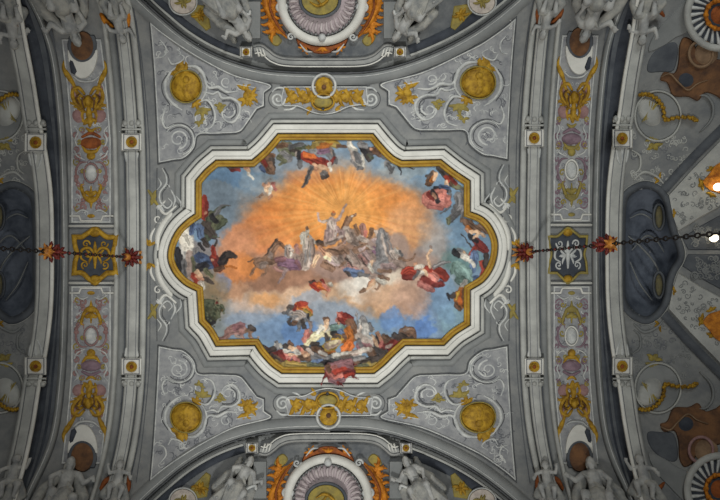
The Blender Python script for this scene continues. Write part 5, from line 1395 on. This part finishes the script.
# ------------------------------------------------------------------ chandelier chains and lamps
IRON = material('wrought_iron_black', (30, 26, 24), (20, 17, 16), 8, .5)
GLASSRED = material('carved_wood_crimson', (104, 34, 26), (60, 20, 18), 12, .5)
BRASS = material('gilded_wood', (176, 116, 44), (110, 64, 26), 12, .45)


def torus(mb, c, R, r, ax, up, seg=12, sub=6, stretch=1.0):
    c = np.array(c, float); V = []
    for i in range(seg):
        a = 2 * math.pi * i / seg
        d = ax * math.cos(a) + up * math.sin(a) * stretch
        dn = d / np.linalg.norm(d); nb = np.cross(ax, up)
        for j in range(sub):
            t = 2 * math.pi * j / sub
            V.append(c + d * R + r * (dn * math.cos(t) + nb * math.sin(t)))
    mb.add(V, [(i * sub + j, i * sub + (j + 1) % sub, ((i + 1) % seg) * sub + (j + 1) % sub, ((i + 1) % seg) * sub + j) for i in range(seg) for j in range(sub)])


def ball(mb, c, r, squash=1.0, seg=12):
    V = []; c = np.array(c, float)
    for i in range(7):
        t = math.pi * i / 6
        for j in range(seg):
            a = 2 * math.pi * j / seg
            V.append(c + r * np.array([math.sin(t) * math.cos(a), math.sin(t) * math.sin(a), math.cos(t) * squash]))
    mb.add(V, [(i * seg + j, i * seg + (j + 1) % seg, (i + 1) * seg + (j + 1) % seg, (i + 1) * seg + j) for i in range(6) for j in range(seg)])


def petals(mb, c, r, n, lift, w):
    c = np.array(c, float)
    for i in range(n):
        a = 2 * math.pi * i / n
        d = np.array([math.cos(a), math.sin(a), 0])
        capsule(mb, c + d * r * .3, w * .7, c + d * r * .75 + (0, 0, lift * .6), w, 8)
        capsule(mb, c + d * r * .75 + (0, 0, lift * .6), w, c + d * r + (0, 0, lift), w * .35, 8)


for px, py, pm, zl, sd in ((134, 257.5, 47, 3.3, 'left'), (523, 252.5, 611, 3.3, 'right')):
    top = proj(px, py, 0)[0]
    T = empty('chandelier_chain', top, 'black chandelier chain with crimson and gilt rosettes hanging by the %s rib' % sd, 'chandelier chain', 'chandelier chains')
    ax = np.array([1., 0, 0]); ay = np.array([0, 1., 0]); az = np.array([0, 0, 1.])
    b = MB(); z = top[2] - .3; i = 0
    while z > zl:
        torus(b, (top[0], top[1], z), .025, .011, (ax if i % 2 else ay), az, 10, 5, 1.7)
        z -= .083; i += 1
    b.build('chain', IRON, T)
    zm = (px - CX) * (top[2] / F) * F / (pm - CX)
    build(lambda b: [ball(b, (top[0], top[1], zz), .026) for zz in np.arange(top[2] - .45, zm + .3, -.25)], 'crimson_bead', GLASSRED, T)
    R_ = build(lambda b: [petals(b, top - az * .18, .19, 9, .04, .04), petals(b, top - az * .27, .12, 7, -.02, .035)], 'ceiling_rosette', GLASSRED, T)
    build(lambda b: [petals(b, top - az * .1, .25, 11, .06, .035), ball(b, top - az * .34, .075), capsule(b, top + az * .02, .05, top - az * .3, .04)], 'gilt_petal', BRASS, R_)
    m = np.array([top[0], top[1], zm])
    K_ = build(lambda b: [petals(b, m + az * .08, .15, 8, .04, .03), petals(b, m + az * .3, .1, 7, .03, .025)], 'carved_knop', GLASSRED, T)
    build(lambda b: [ball(b, m, .075), petals(b, m + az * .14, .12, 6, .05, .025), petals(b, m - az * .02, .12, 7, .0, .02)], 'gilt_ball', BRASS, K_)

em = bpy.data.materials.new('lamp_glow'); em.use_nodes = True
nt = em.node_tree; bs = nt.nodes['Principled BSDF']
bs.inputs['Emission Color'].default_value = (1, .86, .62, 1); bs.inputs['Emission Strength'].default_value = 5
for px, py, lab in ((718, 187, 'glowing spot bulb over the orange cartouche at the right edge'), (714, 238, 'glowing spot bulb beside the chain at the right edge')):
    p = proj(px, py, .12)[0]
    T = empty('spot_lamp', proj(px, py, 0)[0], lab, 'lamp', 'spot bulbs at the right edge')
    build(lambda b: capsule(b, proj(px, py, -.02)[0], .06, p, .05), 'socket', BRASS, T)
    build(lambda b: ball(b, proj(px, py, .2)[0], .075, .9, 14), 'bulb', em, T)
apply_all()

# ------------------------------------------------------------------ camera and light
cam = bpy.data.cameras.new('camera'); cam.sensor_width = 36; cam.lens = 24
cam.shift_x = (360 - CX) / 720; cam.shift_y = (CY - 250) / 720
co = bpy.data.objects.new('camera', cam); COL.objects.link(co); co.rotation_euler = (math.pi, 0, 0)
SC.camera = co
w = bpy.data.worlds.new('world'); SC.world = w; w.use_nodes = True
w.node_tree.nodes['Background'].inputs['Color'].default_value = (.96, .99, 1, 1)
w.node_tree.nodes['Background'].inputs['Strength'].default_value = .09


def area(name, loc, aim, sx, sy, power, col):
    l = bpy.data.lights.new(name, 'AREA'); l.shape = 'RECTANGLE'; l.size = sx; l.size_y = sy; l.energy = power; l.color = col
    o = bpy.data.objects.new(name, l); COL.objects.link(o); o.location = loc
    o.rotation_euler = (Vector(aim) - Vector(loc)).to_track_quat('-Z', 'Y').to_euler()



def spot(name, loc, aim, power, size, col, rad=.5):
    l = bpy.data.lights.new(name, 'SPOT'); l.energy = power; l.spot_size = math.radians(size); l.spot_blend = 1; l.color = col; l.shadow_soft_size = rad
    o = bpy.data.objects.new(name, l); COL.objects.link(o); o.location = loc
    o.rotation_euler = (Vector(aim) - Vector(loc)).to_track_quat('-Z', 'Y').to_euler()


# spots added out of view so the painted panel outshines its edges; daylight from the nave windows
spot('added_vault_spot', (.4, -6.4, -.5), (-.6, -.7, 10), 2350, 56, (.99, 1, .98))
spot('added_vault_spot', (-.6, 6.4, -.5), (.6, -1.0, 10), 3200, 72, (.99, 1, .98))
for x, y, e in ((-4.13, -.28, 170), (3.96, -.4, 120)):      # the chandeliers on the two chains, below the view
    l = bpy.data.lights.new('chandelier_light', 'POINT'); l.energy = e; l.color = (1, .97, .92); l.shadow_soft_size = .5
    o = bpy.data.objects.new('chandelier_light', l); COL.objects.link(o); o.location = (x, y, 2.3)
area('nave_window_light', (4.5, -6.5, 1.5), (4.4, -2.4, 9.6), 3, 3, 200, (.95, 1, 1))
SC.view_settings.view_transform = 'Standard'
SC.view_settings.look = 'None'
SC.view_settings.exposure = 0
SC.view_settings.gamma = 1
SC.view_settings.use_curve_mapping = False
